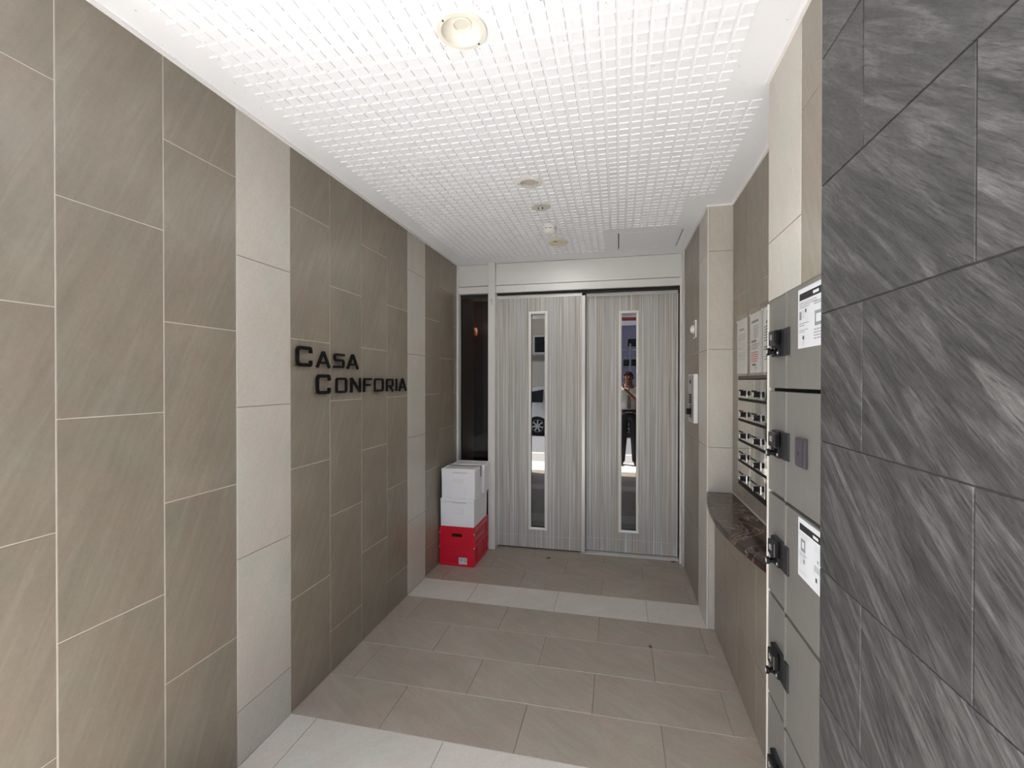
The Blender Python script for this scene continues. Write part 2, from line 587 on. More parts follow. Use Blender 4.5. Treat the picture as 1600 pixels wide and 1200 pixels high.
column(wall_right, 'X', 3.0425, 3.347, SET1, XF, -1, M_WHITE_X)
column(wall_right, 'X', 3.347, 3.66, SET1, XF, -1, M_TILE_X)
column(wall_right, 'X', 3.66, 4.2, SET1, XF, -1, M_TILE_X)
obj('grout_bed', box_mesh('grout_bed', XF + 0.0018, XF + 0.006, 3.046, 3.345, 0, CEIL), M_GROUT_GREY, wall_right)
obj('grout_bed', box_mesh('grout_bed', XF + 0.008, XU - 0.001, 3.0443, 3.047, 0.84, CEIL), M_GROUT_GREY, wall_right)
obj('grout_bed', box_mesh('grout_bed', XP + 0.0018, XP + 0.006, 1.535, 1.836, 1.80, CEIL), M_GROUT_GREY, wall_pier)
obj('corner_bead', box_mesh('corner_bead', XF - 0.001, XF + 0.007, 3.0395, 3.046, 0, CEIL, 0.001), mat('pale_corner_bead', (222, 217, 205), 0.4), wall_right)

# ------------------------------------------------------------------ charcoal entrance wall (right foreground) and the facade
XD, YD0, YD1 = 0.472, -0.455, 1.252  # slate runs on unseen behind the camera, extended to shade the left wall
wall_entrance = struct(obj('wall_entrance', boxes_mesh('wall_entrance', [(XD + 0.0025, 1.0, YD0 + 0.0025, YD1 - 0.001, -0.1, 2.75), (1.0, 7.0, 0.45, 1.0, -0.1, 2.75)]), M_GROUT_DARK), 'charcoal slate tiled wall beside the entrance, with an added unseen stretch')
ROWZ = [0.0, 0.161, 0.464, 0.767, 1.070, 1.373, 1.676, 1.979, 2.280, 2.583, 2.75]
for i in range(len(ROWZ) - 1):
    # half bond: odd rows break at 1.057 and every 0.606 before it, even rows at 0.757 ...
    js = [YD0, -0.155, 0.451, 1.057, YD1] if i % 2 else [YD0, 0.151, 0.757, YD1]
    for a, b in zip(js, js[1:]):
        tile(wall_entrance, 'X', a, b, ROWZ[i], ROWZ[i + 1], XD, -1, M_SLATE, 0.0014)
    xs = [XD] + ([XD + 0.303] if i % 2 else [])
    while xs[-1] < 0.99:
        xs.append(min(xs[-1] + 0.606, 1.0))
    for a, b in zip(xs, xs[1:]):
        tile(wall_entrance, 'Y', a, b, ROWZ[i], ROWZ[i + 1], YD0, -1, M_SLATE_Y, 0.0014)
wall_facade = struct(obj('wall_facade', boxes_mesh('wall_facade', [(-8.0, -1.4545, 0.6605, 0.9, -0.1, 2.75), (-8.0, 8.0, 0.45, 0.9, 2.75, 9.0)]), mat('facade_render', (92, 90, 88), 0.8)), 'plain building front above the entrance')

# ------------------------------------------------------------------ floor
floor = struct(obj('floor', box_mesh('floor', -1.46, 0.7, 0.45, 4.6, -0.1, -0.0025), mat('floor_grout', (128, 120, 111), 0.9)), 'greige stone floor tiles with two pale bands')
FROWS = [0.45, 0.629, 0.932, 1.235, 1.535, 1.841, 2.143, 2.445, 2.745, 3.047, 3.348, 3.648, 3.952, 4.26]
PH_A = [-1.452 - 0.17, -1.016, -0.413, 0.187, 0.79]
PH_B = [-1.92, -1.317, -0.714, -0.113, 0.487, 1.09]
for i in range(len(FROWS) - 1):
    ph = PH_B if i % 2 == 0 else PH_A       # row 4 (the near pale band) uses B
    pale = i in (4, 9)
    y0, y1 = FROWS[i], FROWS[i + 1]
    xr = 0.53 if y0 < 1.25 else (0.60 if y1 <= 3.05 else 0.534)
    if y1 <= 1.26:
        xr = XD + 0.002
    for a, b in zip(ph, ph[1:]):
        a2, b2 = max(a, XL - 0.002), min(b, xr)
        if b2 - a2 > 0.02:
            tile(floor, 'Z', a2, b2, y0, y1, 0.0, 1, M_WHITE_Z if pale else M_FLOOR, 0.0014)
for yj in FROWS[1:-1]:
    obj('grout_line', box_mesh('grout_line', XL, XD if yj < 1.25 else 0.53, yj - 0.0016, yj + 0.0016, -0.006, -0.0010), mat('floor_joint', (188, 180, 168), 0.9) if yj == FROWS[1] else bpy.data.materials['floor_joint'], floor)
for i in (4, 9):
    obj('grout_bed', box_mesh('grout_bed', XL, 0.53, FROWS[i] + 0.0016, FROWS[i + 1] - 0.0016, -0.006, -0.0016), M_GROUT_GREY, floor)

# ------------------------------------------------------------------ ceiling
LX = -0.468
LIGHTS_Y = (1.359, 2.476, 3.577)
HS = 0.07
bands = []
y = 0.45
for ly in LIGHTS_Y[:2]:
    bands.append((-1.56, 1.0, y, ly - HS, CEIL, 2.75))
    bands.append((-1.56, LX - HS, ly - HS, ly + HS, CEIL, 2.75))
    bands.append((LX + HS, 1.0, ly - HS, ly + HS, CEIL, 2.75))
    y = ly + HS
# around the access hatch (x -0.002..0.447, y 3.468..3.905)
HX0, HX1, HY0, HY1 = -0.002, 0.447, 3.468, 3.905
bands += [(-1.56, 1.0, y, HY0, CEIL, 2.75), (-1.56, HX0, HY0, HY1, CEIL, 2.75), (HX1, 1.0, HY0, HY1, CEIL, 2.75), (-1.56, 1.0, HY1, 4.6, CEIL, 2.75)]
bm = bmesh.new()
for b_ in bands:
    add_box(bm, *b_)
for ly, rr_ in zip(LIGHTS_Y[:2], (0.064, 0.055)):          # round cut-outs for the two recessed lamps
    NN = 40
    ci, sq = [], []
    for k in range(NN):
        a_ = 2 * PI * k / NN
        c_, s_ = math.cos(a_), math.sin(a_)
        q_ = HS / max(abs(c_), abs(s_))
        ci.append(bm.verts.new((LX + rr_ * c_, ly + rr_ * s_, CEIL)))
        sq.append(bm.verts.new((LX + q_ * c_, ly + q_ * s_, CEIL)))
    for k in range(NN):
        bm.faces.new((ci[k], ci[(k + 1) % NN], sq[(k + 1) % NN], sq[k]))
ceiling = struct(obj('ceiling', to_mesh('ceiling', bm), M_CEIL), 'white ceiling board with a grid of small raised squares')
# raised squares
bw, bh, bc = 0.036, 0.0042, 0.0008
def boss_bm(bm, x, yy, z):
    def ring(ins, w):
        return [bm.verts.new((x + sx * (bw / 2 - ins), yy + sy * (bw / 2 - ins), w)) for sx, sy in ((-1, -1), (1, -1), (1, 1), (-1, 1))]
    a, b, c = ring(0, z + 0.001), ring(0.0004, z - bh + bc), ring(bc, z - bh)
    for p, q in ((a, b), (b, c)):
        for k in range(4):
            bm.faces.new((p[k], q[k], q[(k + 1) % 4], p[(k + 1) % 4]))
    bm.faces.new((c[3], c[2], c[1], c[0]))
PX, PY, X0, Y0 = 0.04915, 0.0501, -1.323, 1.939
FIT = [(LX, 1.359, 0.078), (LX, 2.476, 0.068), (-0.466, 2.835, 0.06), (-0.469, 3.216, 0.055), (-0.455, 3.577, 0.085)]
cells = []
for j in range(-28, 40):
    for k in range(0, 38):
        if k > 34 and not (0 <= j <= 18):
            continue
        if j > 28 and k > 24:
            continue
        x, yy = X0 + PX * k + bw / 2, Y0 + PY * j + bw / 2
        if any(math.hypot(x - a, yy - b) < r * (1.08 if b < 1.5 else 0.95) for a, b, r in FIT):
            continue
        cells.append((x, yy))
def in_frame(x, yy):
    d = Vector((x, yy, CEIL - EYE))
    w = d.dot(fwd)
    return w > 0.1 and abs(d.dot(r2) / w) < 800 / F_PX and d.dot(u2) / w < 600 / F_PX
seen = sorted([c for c in cells if in_frame(*c)], key=lambda c: c[0] ** 2 + c[1] ** 2)
near = set(seen[:300])
bm = bmesh.new()
boss_bm(bm, 0, 0, 0)
boss_me = bpy.data.meshes.new('raised_square')
bm.to_mesh(boss_me)
bm.free()
boss_me.materials.append(M_CEIL)
for (x, yy) in seen[:300]:
    obj('raised_square', boss_me, None, ceiling, (x, yy, CEIL))
bm = bmesh.new()
for c in cells:
    if c not in near:
        boss_bm(bm, c[0], c[1], CEIL)
me = bpy.data.meshes.new('raised_squares')
bm.to_mesh(me)
bm.free()
o = obj('raised_squares', me, M_CEIL, ceiling)
o['kind'] = 'stuff'
# access hatch panel in its opening
hatch = thing('access_hatch', 'flat white access hatch set in the ceiling by the door', 'hatch', ((HX0 + HX1) / 2, (HY0 + HY1) / 2, CEIL))
box('frame_backing', (HX0 - (HX0 + HX1) / 2, HX1 - (HX0 + HX1) / 2, HY0 - (HY0 + HY1) / 2, HY1 - (HY0 + HY1) / 2, 0.012, 0.02), M_ALU_DARK, hatch)
box('panel', (HX0 + 0.007 - (HX0 + HX1) / 2, HX1 - 0.007 - (HX0 + HX1) / 2, HY0 + 0.006 - (HY0 + HY1) / 2, HY1 - 0.006 - (HY0 + HY1) / 2, 0.0005, 0.012), M_CEIL, hatch, 0.001)
# ceiling edge trims
trim_1 = struct(box('trim_1', (XL - 0.001, XL + 0.014, 0.45, 4.08, CEIL - 0.009, CEIL + 0.001), M_WHITE_PAINT, None, 0.001))
trim_2 = struct(obj('trim_2', boxes_mesh('trim_2', [(XP - 0.010, XP + 0.001, 1.252, 1.8415, CEIL - 0.008, CEIL + 0.001), (XU - 0.010, XU + 0.001, 1.8415, 3.042, CEIL - 0.008, CEIL + 0.001), (XF - 0.010, XF + 0.001, 3.04, 4.08, CEIL - 0.008, CEIL + 0.001), (XF - 0.010, XU, 3.034, 3.0425, CEIL - 0.008, CEIL + 0.001)]), M_WHITE_PAINT))

# ------------------------------------------------------------------ entrance doors, header and side glass
YFR = 4.085
trim_3 = struct(obj('trim_3', None))
trim_3['label'] = 'pale aluminium door frame with panelled header'
AL = M_ALU
def part(name, b, m_, parent, bevel=0.0):
    return box(name, b, m_, parent, bevel)
part('header_panel', (-1.434, -1.148, YFR + 0.004, YFR + 0.05, 2.386, 2.578), AL, trim_3, 0.001)
part('header_panel', (-1.080, 0.500, YFR + 0.004, YFR + 0.05, 2.386, 2.578), AL, trim_3, 0.001)
part('header_rail', (-1.434, -1.148, YFR - 0.002, YFR + 0.12, 2.318, 2.380), AL, trim_3, 0.0015)
part('header_rail', (-1.080, 0.500, YFR - 0.002, YFR + 0.035, 2.318, 2.380), AL, trim_3, 0.0015)
part('header_backing', (-1.45, 0.53, YFR + 0.05, YFR + 0.30, 2.30, 2.595), M_ALU_DARK, trim_3)
part('header_lip', (-1.434, 0.500, YFR - 0.002, YFR + 0.03, 2.581, 2.589), AL, trim_3, 0.001)
part('jamb', (-1.452, -1.434, YFR - 0.012, YFR + 0.13, 0, 2.589), AL, trim_3, 0.0015)
part('jamb', (0.500, 0.5295, YFR - 0.002, YFR + 0.02, 0, 2.589), AL, trim_3, 0.0015)
part('jamb', (0.512, 0.5295, YFR - 0.070, YFR + 0.15, 0, 2.589), M_ALU_BRIGHT, trim_3, 0.0015)
mull = part('mullion', (-1.146, -1.082, YFR - 0.030, YFR + 0.14, 0, 2.589), AL, trim_3, 0.002)
box('lock_plate', (-0.012, 0.012, -0.089, -0.084, 0.97 - 0.06, 0.97), M_ALU_BRIGHT, mull, 0.001)
box('keyhole', (-0.003, 0.003, -0.0905, -0.088, 0.945, 0.955), M_SHADOW, mull)
part('threshold', (-0.32, 0.500, 4.135, 4.30, -0.002, 0.004), M_ALU_BRIGHT, trim_3, 0.001)

def door(name, x0, x1, yd, slit, z0, z1, stile, label):
    d = struct(obj(name, None, loc=((x0 + x1) / 2, yd, 0)), label)
    cx = (x0 + x1) / 2
    sx0, sx1, sz0, sz1 = slit
    fr = 0.024                        # frame width round the slit
    ox0, ox1, oz0, oz1 = sx0 + fr - cx, sx1 - fr - cx, sz0 + fr, sz1 - fr
    a, b = x0 - cx, x1 - cx
    T = 0.035
    if stile:
        b -= 0.030
    obj('panel', boxes_mesh('panel', [(a, ox0, 0, T, z0, z1), (ox1, b, 0, T, z0, z1), (ox0, ox1, 0, T, z0, oz0), (ox0, ox1, 0, T, oz1, z1)]), M_STRIPE, d)
    # slit frame: four bevelled bars, mitred look
    bm = bmesh.new()
    u0, u1 = sx0 - cx, sx1 - cx
    def ring(i, yv):
        return [bm.verts.new(p) for p in ((u0 + i, yv, sz0 + i), (u1 - i, yv, sz0 + i), (u1 - i, yv, sz1 - i), (u0 + i, yv, sz1 - i))]
    rs = [ring(0, 0), ring(0.002, -0.007), ring(0.012, -0.009), ring(fr, -0.001), ring(fr, 0.020)]
    for p, q in zip(rs, rs[1:]):
        for k in range(4):
            bm.faces.new((p[k], p[(k + 1) % 4], q[(k + 1) % 4], q[k]))
    obj('slit_frame', to_mesh('slit_frame', bm), mat('slit_frame_silver', (240, 239, 237), 0.35), d)
    obj('glass', box_mesh('glass', ox0, ox1, 0.016, 0.024, oz0, oz1), M_MIRROR_GLASS, d)
    obj('top_rail', box_mesh('top_rail', a, x1 - cx, -0.004, T, z1, z1 + 0.028, 0.002), M_ALU_BRIGHT, d)
    obj('kick_line', box_mesh('kick_line', a + 0.004, b - 0.02, -0.0008, 0.001, 0.1205, 0.1235), mat('pale_seam', (206, 206, 204), 0.5), d)
    if stile:
        obj('stile', box_mesh('stile', b, x1 - cx, -0.004, T, z0 - 0.004, z1 + 0.028, 0.002), M_ALU_BRIGHT, d)
    else:
        obj('stile', box_mesh('stile', b - 0.012, b, -0.003, T, z0, z1 + 0.028, 0.002), M_ALU_BRIGHT, d)
    return d
door('door_1', -1.083, -0.284, 4.150, (-0.791, -0.620, 0.174, 2.147), 0.012, 2.272, True, 'striped grey sliding door leaf beside the glass sidelight')
door('door_2', -0.284, 0.500, 4.212, (0.005, 0.178, 0.184, 2.136), 0.010, 2.275, False, 'striped grey sliding door leaf beside the intercom wall')

window_1 = struct(obj('window_1', None, loc=(-1.29, 4.15, 0)), 'narrow dark glass sidelight behind the stacked boxes')
obj('pane', box_mesh('pane', -0.143, 0.143, 0.0, 0.008, 0.03, 2.318), M_PANE, window_1)
obj('bead', boxes_mesh('bead', [(-0.143, -0.133, -0.012, 0.02, 0.03, 2.318), (0.137, 0.143, -0.012, 0.02, 0.03, 2.318), (-0.133, 0.137, -0.012, 0.02, 2.285, 2.318)]), M_ALU_DARK, window_1)
obj('sill', box_mesh('sill', -0.143, 0.143, -0.02, 0.03, 0, 0.03, 0.002), AL, window_1)
# lobby behind the doors
M_LOB = mat('dark_lobby_tile', (72, 66, 62), 0.4)
wall_lobby = struct(obj('wall_lobby', boxes_mesh('wall_lobby', [(-1.75, -1.70, 4.6, 7.2, -0.1, 2.75), (0.9, 1.0, 4.6, 7.2, -0.1, 2.75), (-1.75, 1.0, 7.2, 7.3, -0.1, 2.75), (-1.75, 1.0, 4.6, 7.3, 2.6, 2.75)]), mat('brown_lobby_wall', (92, 66, 54), 0.5)))
for k in range(4):
    for r_ in range(4):
        tile(wall_lobby, 'X', 4.62 + k * 0.6, 5.22 + k * 0.6, 0.05 + r_ * 0.4, 0.45 + r_ * 0.4, -1.692, 1, M_LOB, 0.003)
floor_lobby = struct(obj('floor_lobby', box_mesh('floor_lobby', -1.75, 1.0, 4.6, 7.3, -0.1, -0.003), M_LOB))
door_3 = struct(obj('door_3', box_mesh('door_3', -1.69, -1.2, 6.9, 6.94, 0, 2.1), mat('dark_inner_door', (48, 46, 46), 0.4)))
obj('pull_bar', tube_mesh('pull_bar', [(-1.635, 4.98, 0.5), (-1.635, 4.98, 1.7)], 0.010), M_ALU_BRIGHT, door_3)

sc = thing('wall_lamp', 'small orange lit lamp on the lobby wall behind the sidelight', 'lamp', (-1.70, 5.12, 2.08))
box('back_plate', (0.0, 0.012, -0.04, 0.04, -0.05, 0.05), M_ALU_DARK, sc, 0.002)
ml = mat('amber_lamp_glass', (110, 66, 36), 0.6)
ml.node_tree.nodes['Principled BSDF'].inputs['Emission Color'].default_value = (1.0, 0.42, 0.14, 1)
ml.node_tree.nodes['Principled BSDF'].inputs['Emission Strength'].default_value = 0.005
lathe('shade', [(0.0005, -0.05), (0.045, -0.045), (0.055, 0.0), (0.045, 0.045), (0.0005, 0.05)], ml, sc, (0.075, 0, 0), n=24, cap=False)
pl_ = bpy.data.lights.new('lamp_fill', 'POINT')
pl_.energy = 1.2
pl_.color = (1.0, 0.72, 0.5)
pl_.shadow_soft_size = 0.05
plo = bpy.data.objects.new('lamp_fill', pl_)
COL.objects.link(plo)
plo.parent = sc
plo.location = (0.20, 0, 0.05)

# ------------------------------------------------------------------ sign letters on the left wall
def fillet(pts, r, closed=False, n=5):
    out = []
    N = len(pts)
    for i, p in enumerate(pts):
        p = Vector(p)
        if not closed and i in (0, N - 1):
            out.append(p)
            continue
        a = (Vector(pts[i - 1]) - p)
        b = (Vector(pts[(i + 1) % N]) - p)
        rr = min(r, a.length * 0.49, b.length * 0.49)
        a.normalize()
        b.normalize()
        for k in range(n + 1):
            t = k / n
            q0, q1 = p + a * rr, p + b * rr
            out.append((1 - t) ** 2 * q0 + 2 * t * (1 - t) * p + t * t * q1)
    return out

def stroke(bm, pts, w, d, closed=False):
    """thick polyline in (u,v), extruded to depth d"""
    n = len(pts)
    L, R = [], []
    for i, p in enumerate(pts):
        if closed:
            t0 = (p - pts[i - 1]).normalized()
            t1 = (pts[(i + 1) % n] - p).normalized()
        else:
            t0 = (p - pts[i - 1]).normalized() if i else (pts[1] - p).normalized()
            t1 = (pts[i + 1] - p).normalized() if i < n - 1 else t0
        nn = Vector((-t0.y - t1.y, t0.x + t1.x)).normalized()
        k = 1.0 / max(0.45, nn.dot(Vector((-t0.y, t0.x))))
        L.append(p + nn * w / 2 * k)
        R.append(p - nn * w / 2 * k)
    V = [[bm.verts.new((0, q.x, q.y)) for q in S] for S in (L, R)] + [[bm.verts.new((d, q.x, q.y)) for q in S] for S in (L, R)]
    rng = range(n) if closed else range(n - 1)
    for i in rng:
        j = (i + 1) % n
        for a, b in ((0, 1), (2, 3), (0, 2), (1, 3)):
            bm.faces.new((V[a][i], V[a][j], V[b][j], V[b][i]))
    if not closed:
        for i in (0, n - 1):
            bm.faces.new((V[0][i], V[1][i], V[3][i], V[2][i]))

def letter_mesh(ch, w, h, t, d):
    bm = bmesh.new()
    e = t / 2
    V2 = lambda *p: [Vector(q) for q in p]
    r = 0.22 * h
    if ch == 'C':
        stroke(bm, fillet(V2((w - e, h * 0.68), (w - e, h - e), (e, h - e), (e, e), (w - e, e), (w - e, h * 0.32)), r), t, d)
    elif ch == 'O':
        stroke(bm, fillet(V2((w - e, h - e), (e, h - e), (e, e), (w - e, e)), r * 0.8, True), t, d, True)
    elif ch == 'S':
        stroke(bm, fillet(V2((w, h - e), (e, h - e), (e, h * 0.53), (w - e, h * 0.53), (w - e, e), (0, e)), r * 0.8), t, d)
    elif ch == 'A':
        stroke(bm, V2((e * 0.9, 0), (w / 2 - e * 0.25, h), ), t, d)
        stroke(bm, V2((w - e * 0.9, 0), (w / 2 + e * 0.25, h)), t, d)
        stroke(bm, V2((w * 0.22, h * 0.30), (w * 0.78, h * 0.30)), t * 0.9, d * 0.98)
    elif ch == 'N':
        stroke(bm, V2((e, 0), (e, h)), t, d)
        stroke(bm, V2((w - e, 0), (w - e, h)), t, d)
        stroke(bm, V2((e * 1.1, h - e * 0.6), (w - e * 1.1, e * 0.6)), t * 1.05, d * 0.98)
    elif ch == 'F':
        stroke(bm, fillet(V2((e, 0), (e, h - e), (w, h - e)), r * 0.4), t, d)
        stroke(bm, V2((e, h * 0.50), (w * 0.82, h * 0.50)), t, d * 0.98)
    elif ch == 'R':
        stroke(bm, fillet(V2((e, 0), (e, h - e), (w - e, h - e), (w - e, h * 0.42), (e, h * 0.42)), r * 0.7), t, d)
        stroke(bm, V2((w * 0.50, h * 0.42), (w - e * 0.7, 0)), t, d * 0.98)
    elif ch == 'I':
        stroke(bm, V2((w / 2, 0), (w / 2, h)), t, d)
    return to_mesh('letter', bm)

sign = thing('sign_lettering', 'black raised metal letters in two lines on greige tiled wall', 'sign', (XL, 1.86, 1.45))
LET = [('C', 1.860, 1.972, 1.584, 1.680), ('A', 2.007, 2.117, 1.584, 1.662), ('S', 2.151, 2.244, 1.585, 1.662), ('A', 2.272, 2.384, 1.585, 1.662),
       ('C', 2.006, 2.118, 1.451, 1.550), ('O', 2.168, 2.269, 1.453, 1.535), ('N', 2.308, 2.408, 1.453, 1.535), ('F', 2.440, 2.529, 1.453, 1.535),
       ('O', 2.561, 2.672, 1.452, 1.534), ('R', 2.712, 2.804, 1.452, 1.533), ('I', 2.839, 2.861, 1.452, 1.533), ('A', 2.884, 2.998, 1.451, 1.533)]
for ch, y0, y1, z0, z1 in LET:
    big = (z1 - z0) > 0.09
    lo = obj('letter', letter_mesh(ch, y1 - y0, z1 - z0, 0.0165 if big else 0.0128, 0.010), M_SIGN, sign, (0.010, y0 - 1.86, z0 - 1.45))
    for (fy, fz) in ((0.5, 0.93), (0.5 if ch == 'I' else 0.12, 0.06)):
        if ch in 'N':
            fy = 0.08
        pm = obj('stud', box_mesh('stud', -0.0105, 0.001, -0.002, 0.002, -0.002, 0.002), M_SIGN, lo, (0, (y1 - y0) * fy, (z1 - z0) * fz))

# ------------------------------------------------------------------ ceiling fittings
def downlight(name, label, x, yy, R, kind):
    t = thing(name, label, 'downlight', (x, yy, CEIL), 0, 'round ceiling downlights')
    if kind == 0:
        lathe('flange', [(R, 0.0), (R, -0.004), (R * 0.97, -0.0065), (R * 0.80, -0.007), (R * 0.775, -0.004), (R * 0.775, 0.0)], M_CREAM, t, n=48, cap=False)
        lathe('reflector', [(R * 0.775, -0.004), (R * 0.74, 0.006), (R * 0.60, 0.016), (R * 0.44, 0.021), (R * 0.33, 0.022)], M_CREAM, t, n=48, cap=False)
        lathe('lamp_ring', [(R * 0.38, 0.022), (R * 0.375, 0.016), (R * 0.33, 0.014), (R * 0.31, 0.020)], M_CREAM, t, n=40, cap=False)
        lathe('lamp', [(0.0005, 0.019), (R * 0.20, 0.0195), (R * 0.32, 0.0205)], M_LENS, t, n=32, cap=False)
        for a in (1.0, 4.1):
            obj('screw', box_mesh('screw', -0.0025, 0.0025, -0.0025, 0.0025, -0.0085, -0.006), M_DARK_GREY, t, (R * 0.88 * math.cos(a), R * 0.88 * math.sin(a), 0))
    elif kind == 1:
        lathe('flange', [(R, 0.001), (R, -0.003), (R * 0.96, -0.005), (R * 0.74, -0.006), (R * 0.73, 0.004)], M_CREAM, t, n=48, cap=False)
        d = lathe('eyeball', [(R * 0.70, 0.012), (R * 0.68, 0.0), (R * 0.62, -0.003), (R * 0.58, -0.001), (R * 0.56, 0.006)], M_GREY_LENS, t, n=40, cap=False)
        d.rotation_euler = (math.radians(-7), math.radians(6), 0)
        e = lathe('lamp', [(0.0005, 0.004), (R * 0.57, 0.005)], M_GREY_LENS, d, n=32, cap=False)
        lathe('housing', [(R * 0.73, 0.004), (R * 0.73, 0.03), (0.0005, 0.03)], M_SHADOW, t, n=32, cap=False)
        obj('screw', box_mesh('screw', -0.0025, 0.0025, -0.0025, 0.0025, -0.008, -0.005), M_DARK_GREY, t, (-R * 0.88, -R * 0.12, 0))
    else:
        lathe('flange', [(R, 0.001), (R, -0.006), (R * 0.95, -0.010), (R * 0.62, -0.012), (R * 0.60, -0.009)], M_YELLOWED, t, n=48, cap=False)
        lathe('lamp', [(0.0005, -0.006), (R * 0.61, -0.0085)], M_YELLOWED, t, n=32, cap=False)
        obj('clip', box_mesh('clip', -0.014, 0.014, -0.003, 0.003, -0.014, -0.010), M_DARK_GREY, t, (-0.01, -R * 0.70, 0))
    ld = bpy.data.lights.new('lamp_fill', 'AREA')  # added fill light, brightens the far end; the downlight itself is unlit
    ld.shape = 'DISK'
    ld.size = R * 1.0
    ld.energy = DOWNLIGHT_FILL
    ld.color = (1.0, 0.98, 0.95)
    lo_ = bpy.data.objects.new('lamp_fill', ld)
    COL.objects.link(lo_)
    lo_.parent = t
    lo_.location = (0, 0, -0.014)
    return t
downlight('downlight', 'large cream downlight with deep cone, nearest on the ceiling', LX, 1.359, 0.078, 0)
downlight('downlight', 'small tilting downlight with grey disc, second on the ceiling', LX, 2.476, 0.067, 1)
downlight('downlight', 'yellowed flush downlight nearest the sliding doors', -0.455, 3.577, 0.080, 2)
sp = thing('fire_sprinkler', 'flat round ceiling sprinkler with small nozzle in its centre', 'sprinkler', (-0.466, 2.835, CEIL))
lathe('escutcheon', [(0.060, 0.001), (0.060, -0.003), (0.056, -0.006), (0.020, -0.007), (0.016, -0.004), (0.0005, -0.004)], mat('pale_grey_enamel', (206, 207, 202), 0.4), sp, n=40, cap=False)
lathe('nozzle', [(0.006, -0.003), (0.006, -0.016), (0.004, -0.018), (0.0005, -0.018)], M_ALU_BRIGHT, sp, n=16, cap=False)
for s in (-1, 1):
    obj('arm', box_mesh('arm', -0.003, 0.003, -0.004, 0.004, -0.015, -0.004, 0.001), M_DARK_GREY, sp, (s * 0.012, 0, 0))
sm = thing('smoke_detector', 'white domed smoke detector between sprinkler and yellowed downlight', 'smoke detector', (-0.469, 3.216, CEIL))
lathe('base', [(0.053, 0.001), (0.053, -0.010), (0.050, -0.013)], M_CREAM, sm, n=40, cap=False)
lathe('dome', [(0.050, -0.013), (0.050, -0.022), (0.048, -0.036), (0.041, -0.047), (0.028, -0.053), (0.0005, -0.055)], M_WHITE_PAINT, sm, n=40, cap=False)
for k in range(10):
    a = k * 2 * PI / 10
    obj('vent', box_mesh('vent', -0.0012, 0.0012, -0.007, 0.007, -0.0018, 0.0018), M_DARK_GREY, sm, (0.0495 * math.cos(a), 0.0495 * math.sin(a), -0.020), (0, 0, a))

# ------------------------------------------------------------------ parcel locker (right, beside the charcoal wall)
XK = 0.520
locker = thing('parcel_locker', 'steel parcel locker with black latches beside the charcoal wall', 'locker', (0.70, 1.54, 0))
ox, oy = 0.70, 1.54
def lk(name, b, m_, parent=locker, bevel=0.0):
    return box(name, (b[0] - ox, b[1] - ox, b[2] - oy, b[3] - oy, b[4], b[5]), m_, parent, bevel)
lk('body', (XK + 0.022, 0.98, 1.256, 1.820, 0.0, 1.797), M_SHADOW)
lk('side_panel', (XK + 0.008, 0.98, 1.8275, 1.8375, 0.0, 1.797), M_LOCKER)
lk('edge_strip', (XK - 0.001, 0.60, 1.8212, 1.8275, 0.0, 1.790), mat('white_locker_edge', (212, 208, 198), 0.4), bevel=0.001)
DZ = [1.797, 1.488, 1.130, 0.776, 0.414, 0.055]
LATCH_Z = [1.644, 1.311, 0.953, 0.588, 0.226]
lk('plinth', (XK + 0.006, 0.98, 1.258, 1.820, 0.0, 0.052), M_DARK_GREY)
prof = [(1.258, XK), (1.624, XK), (1.631, XK - 0.0035), (1.637, XK - 0.0035), (1.644, XK + 0.0035), (1.8185, XK + 0.0035), (1.8185, XK + 0.021), (1.258, XK + 0.021)]
for i in range(5):
    z0, z1 = DZ[i + 1] + 0.006, DZ[i] - (0.006 if i else 0.0)
    zc = (z0 + z1) / 2
    bm = bmesh.new()
    add_prism(bm, [(q[1] - 0.52, q[0] - 1.54) for q in prof], 'Z', z0 - zc, z1 - zc)
    d = obj('door', to_mesh('door', bm), M_LOCKER, locker, (0.52 - ox, 0.0, zc))
    lz = LATCH_Z[i] - zc
    def sub(name, b, m_, bevel=0.0):
        return box(name, (b[0] - 0.52, b[1] - 0.52, b[2] - 1.54, b[3] - 1.54, b[4] + lz, b[5] + lz), m_, d, bevel)
    # latch: back plate with a dark pull slot, raised number block and turn knob
    sub('latch_plate', (0.514, 0.526, 1.602, 1.742, -0.046, 0.042), M_LATCH, 0.002)
    sub('latch_body', (0.507, 0.516, 1.667, 1.741, -0.045, 0.041), M_BLACK, 0.002)
    sub('pull_slot', (0.5132, 0.5145, 1.640, 1.667, -0.041, 0.037), M_SHADOW)
    sub('number_block', (0.491, 0.509, 1.655, 1.716, -0.010, 0.038), M_BLACK_GLOSS, 0.003)
    kn = lathe('knob', [(0.0005, -0.027), (0.0105, -0.027), (0.0125, -0.025), (0.0125, -0.019), (0.0085, -0.016), (0.0085, -0.006), (0.012, -0.004), (0.012, 0.0)], M_BLACK_GLOSS, d, (0.507 - 0.52, 1.694 - 1.54, lz - 0.030), n=24, axis='X', cap=False)
    sub('knob_face', (0.4793, 0.4803, 1.688, 1.700, -0.036, -0.024), M_ALU_BRIGHT, 0.0003)
    sub('indicator', (0.5060, 0.5075, 1.672, 1.680, -0.038, -0.031), M_PAPER)
    nm = text_mesh('number', '%02d' % (i + 1), 0.026, 0.0003)
    obj('number', nm, M_NUMBER, d, (0.4906 - 0.52, 1.688 - 1.54, lz + 0.015), (PI / 2, 0, -PI / 2))
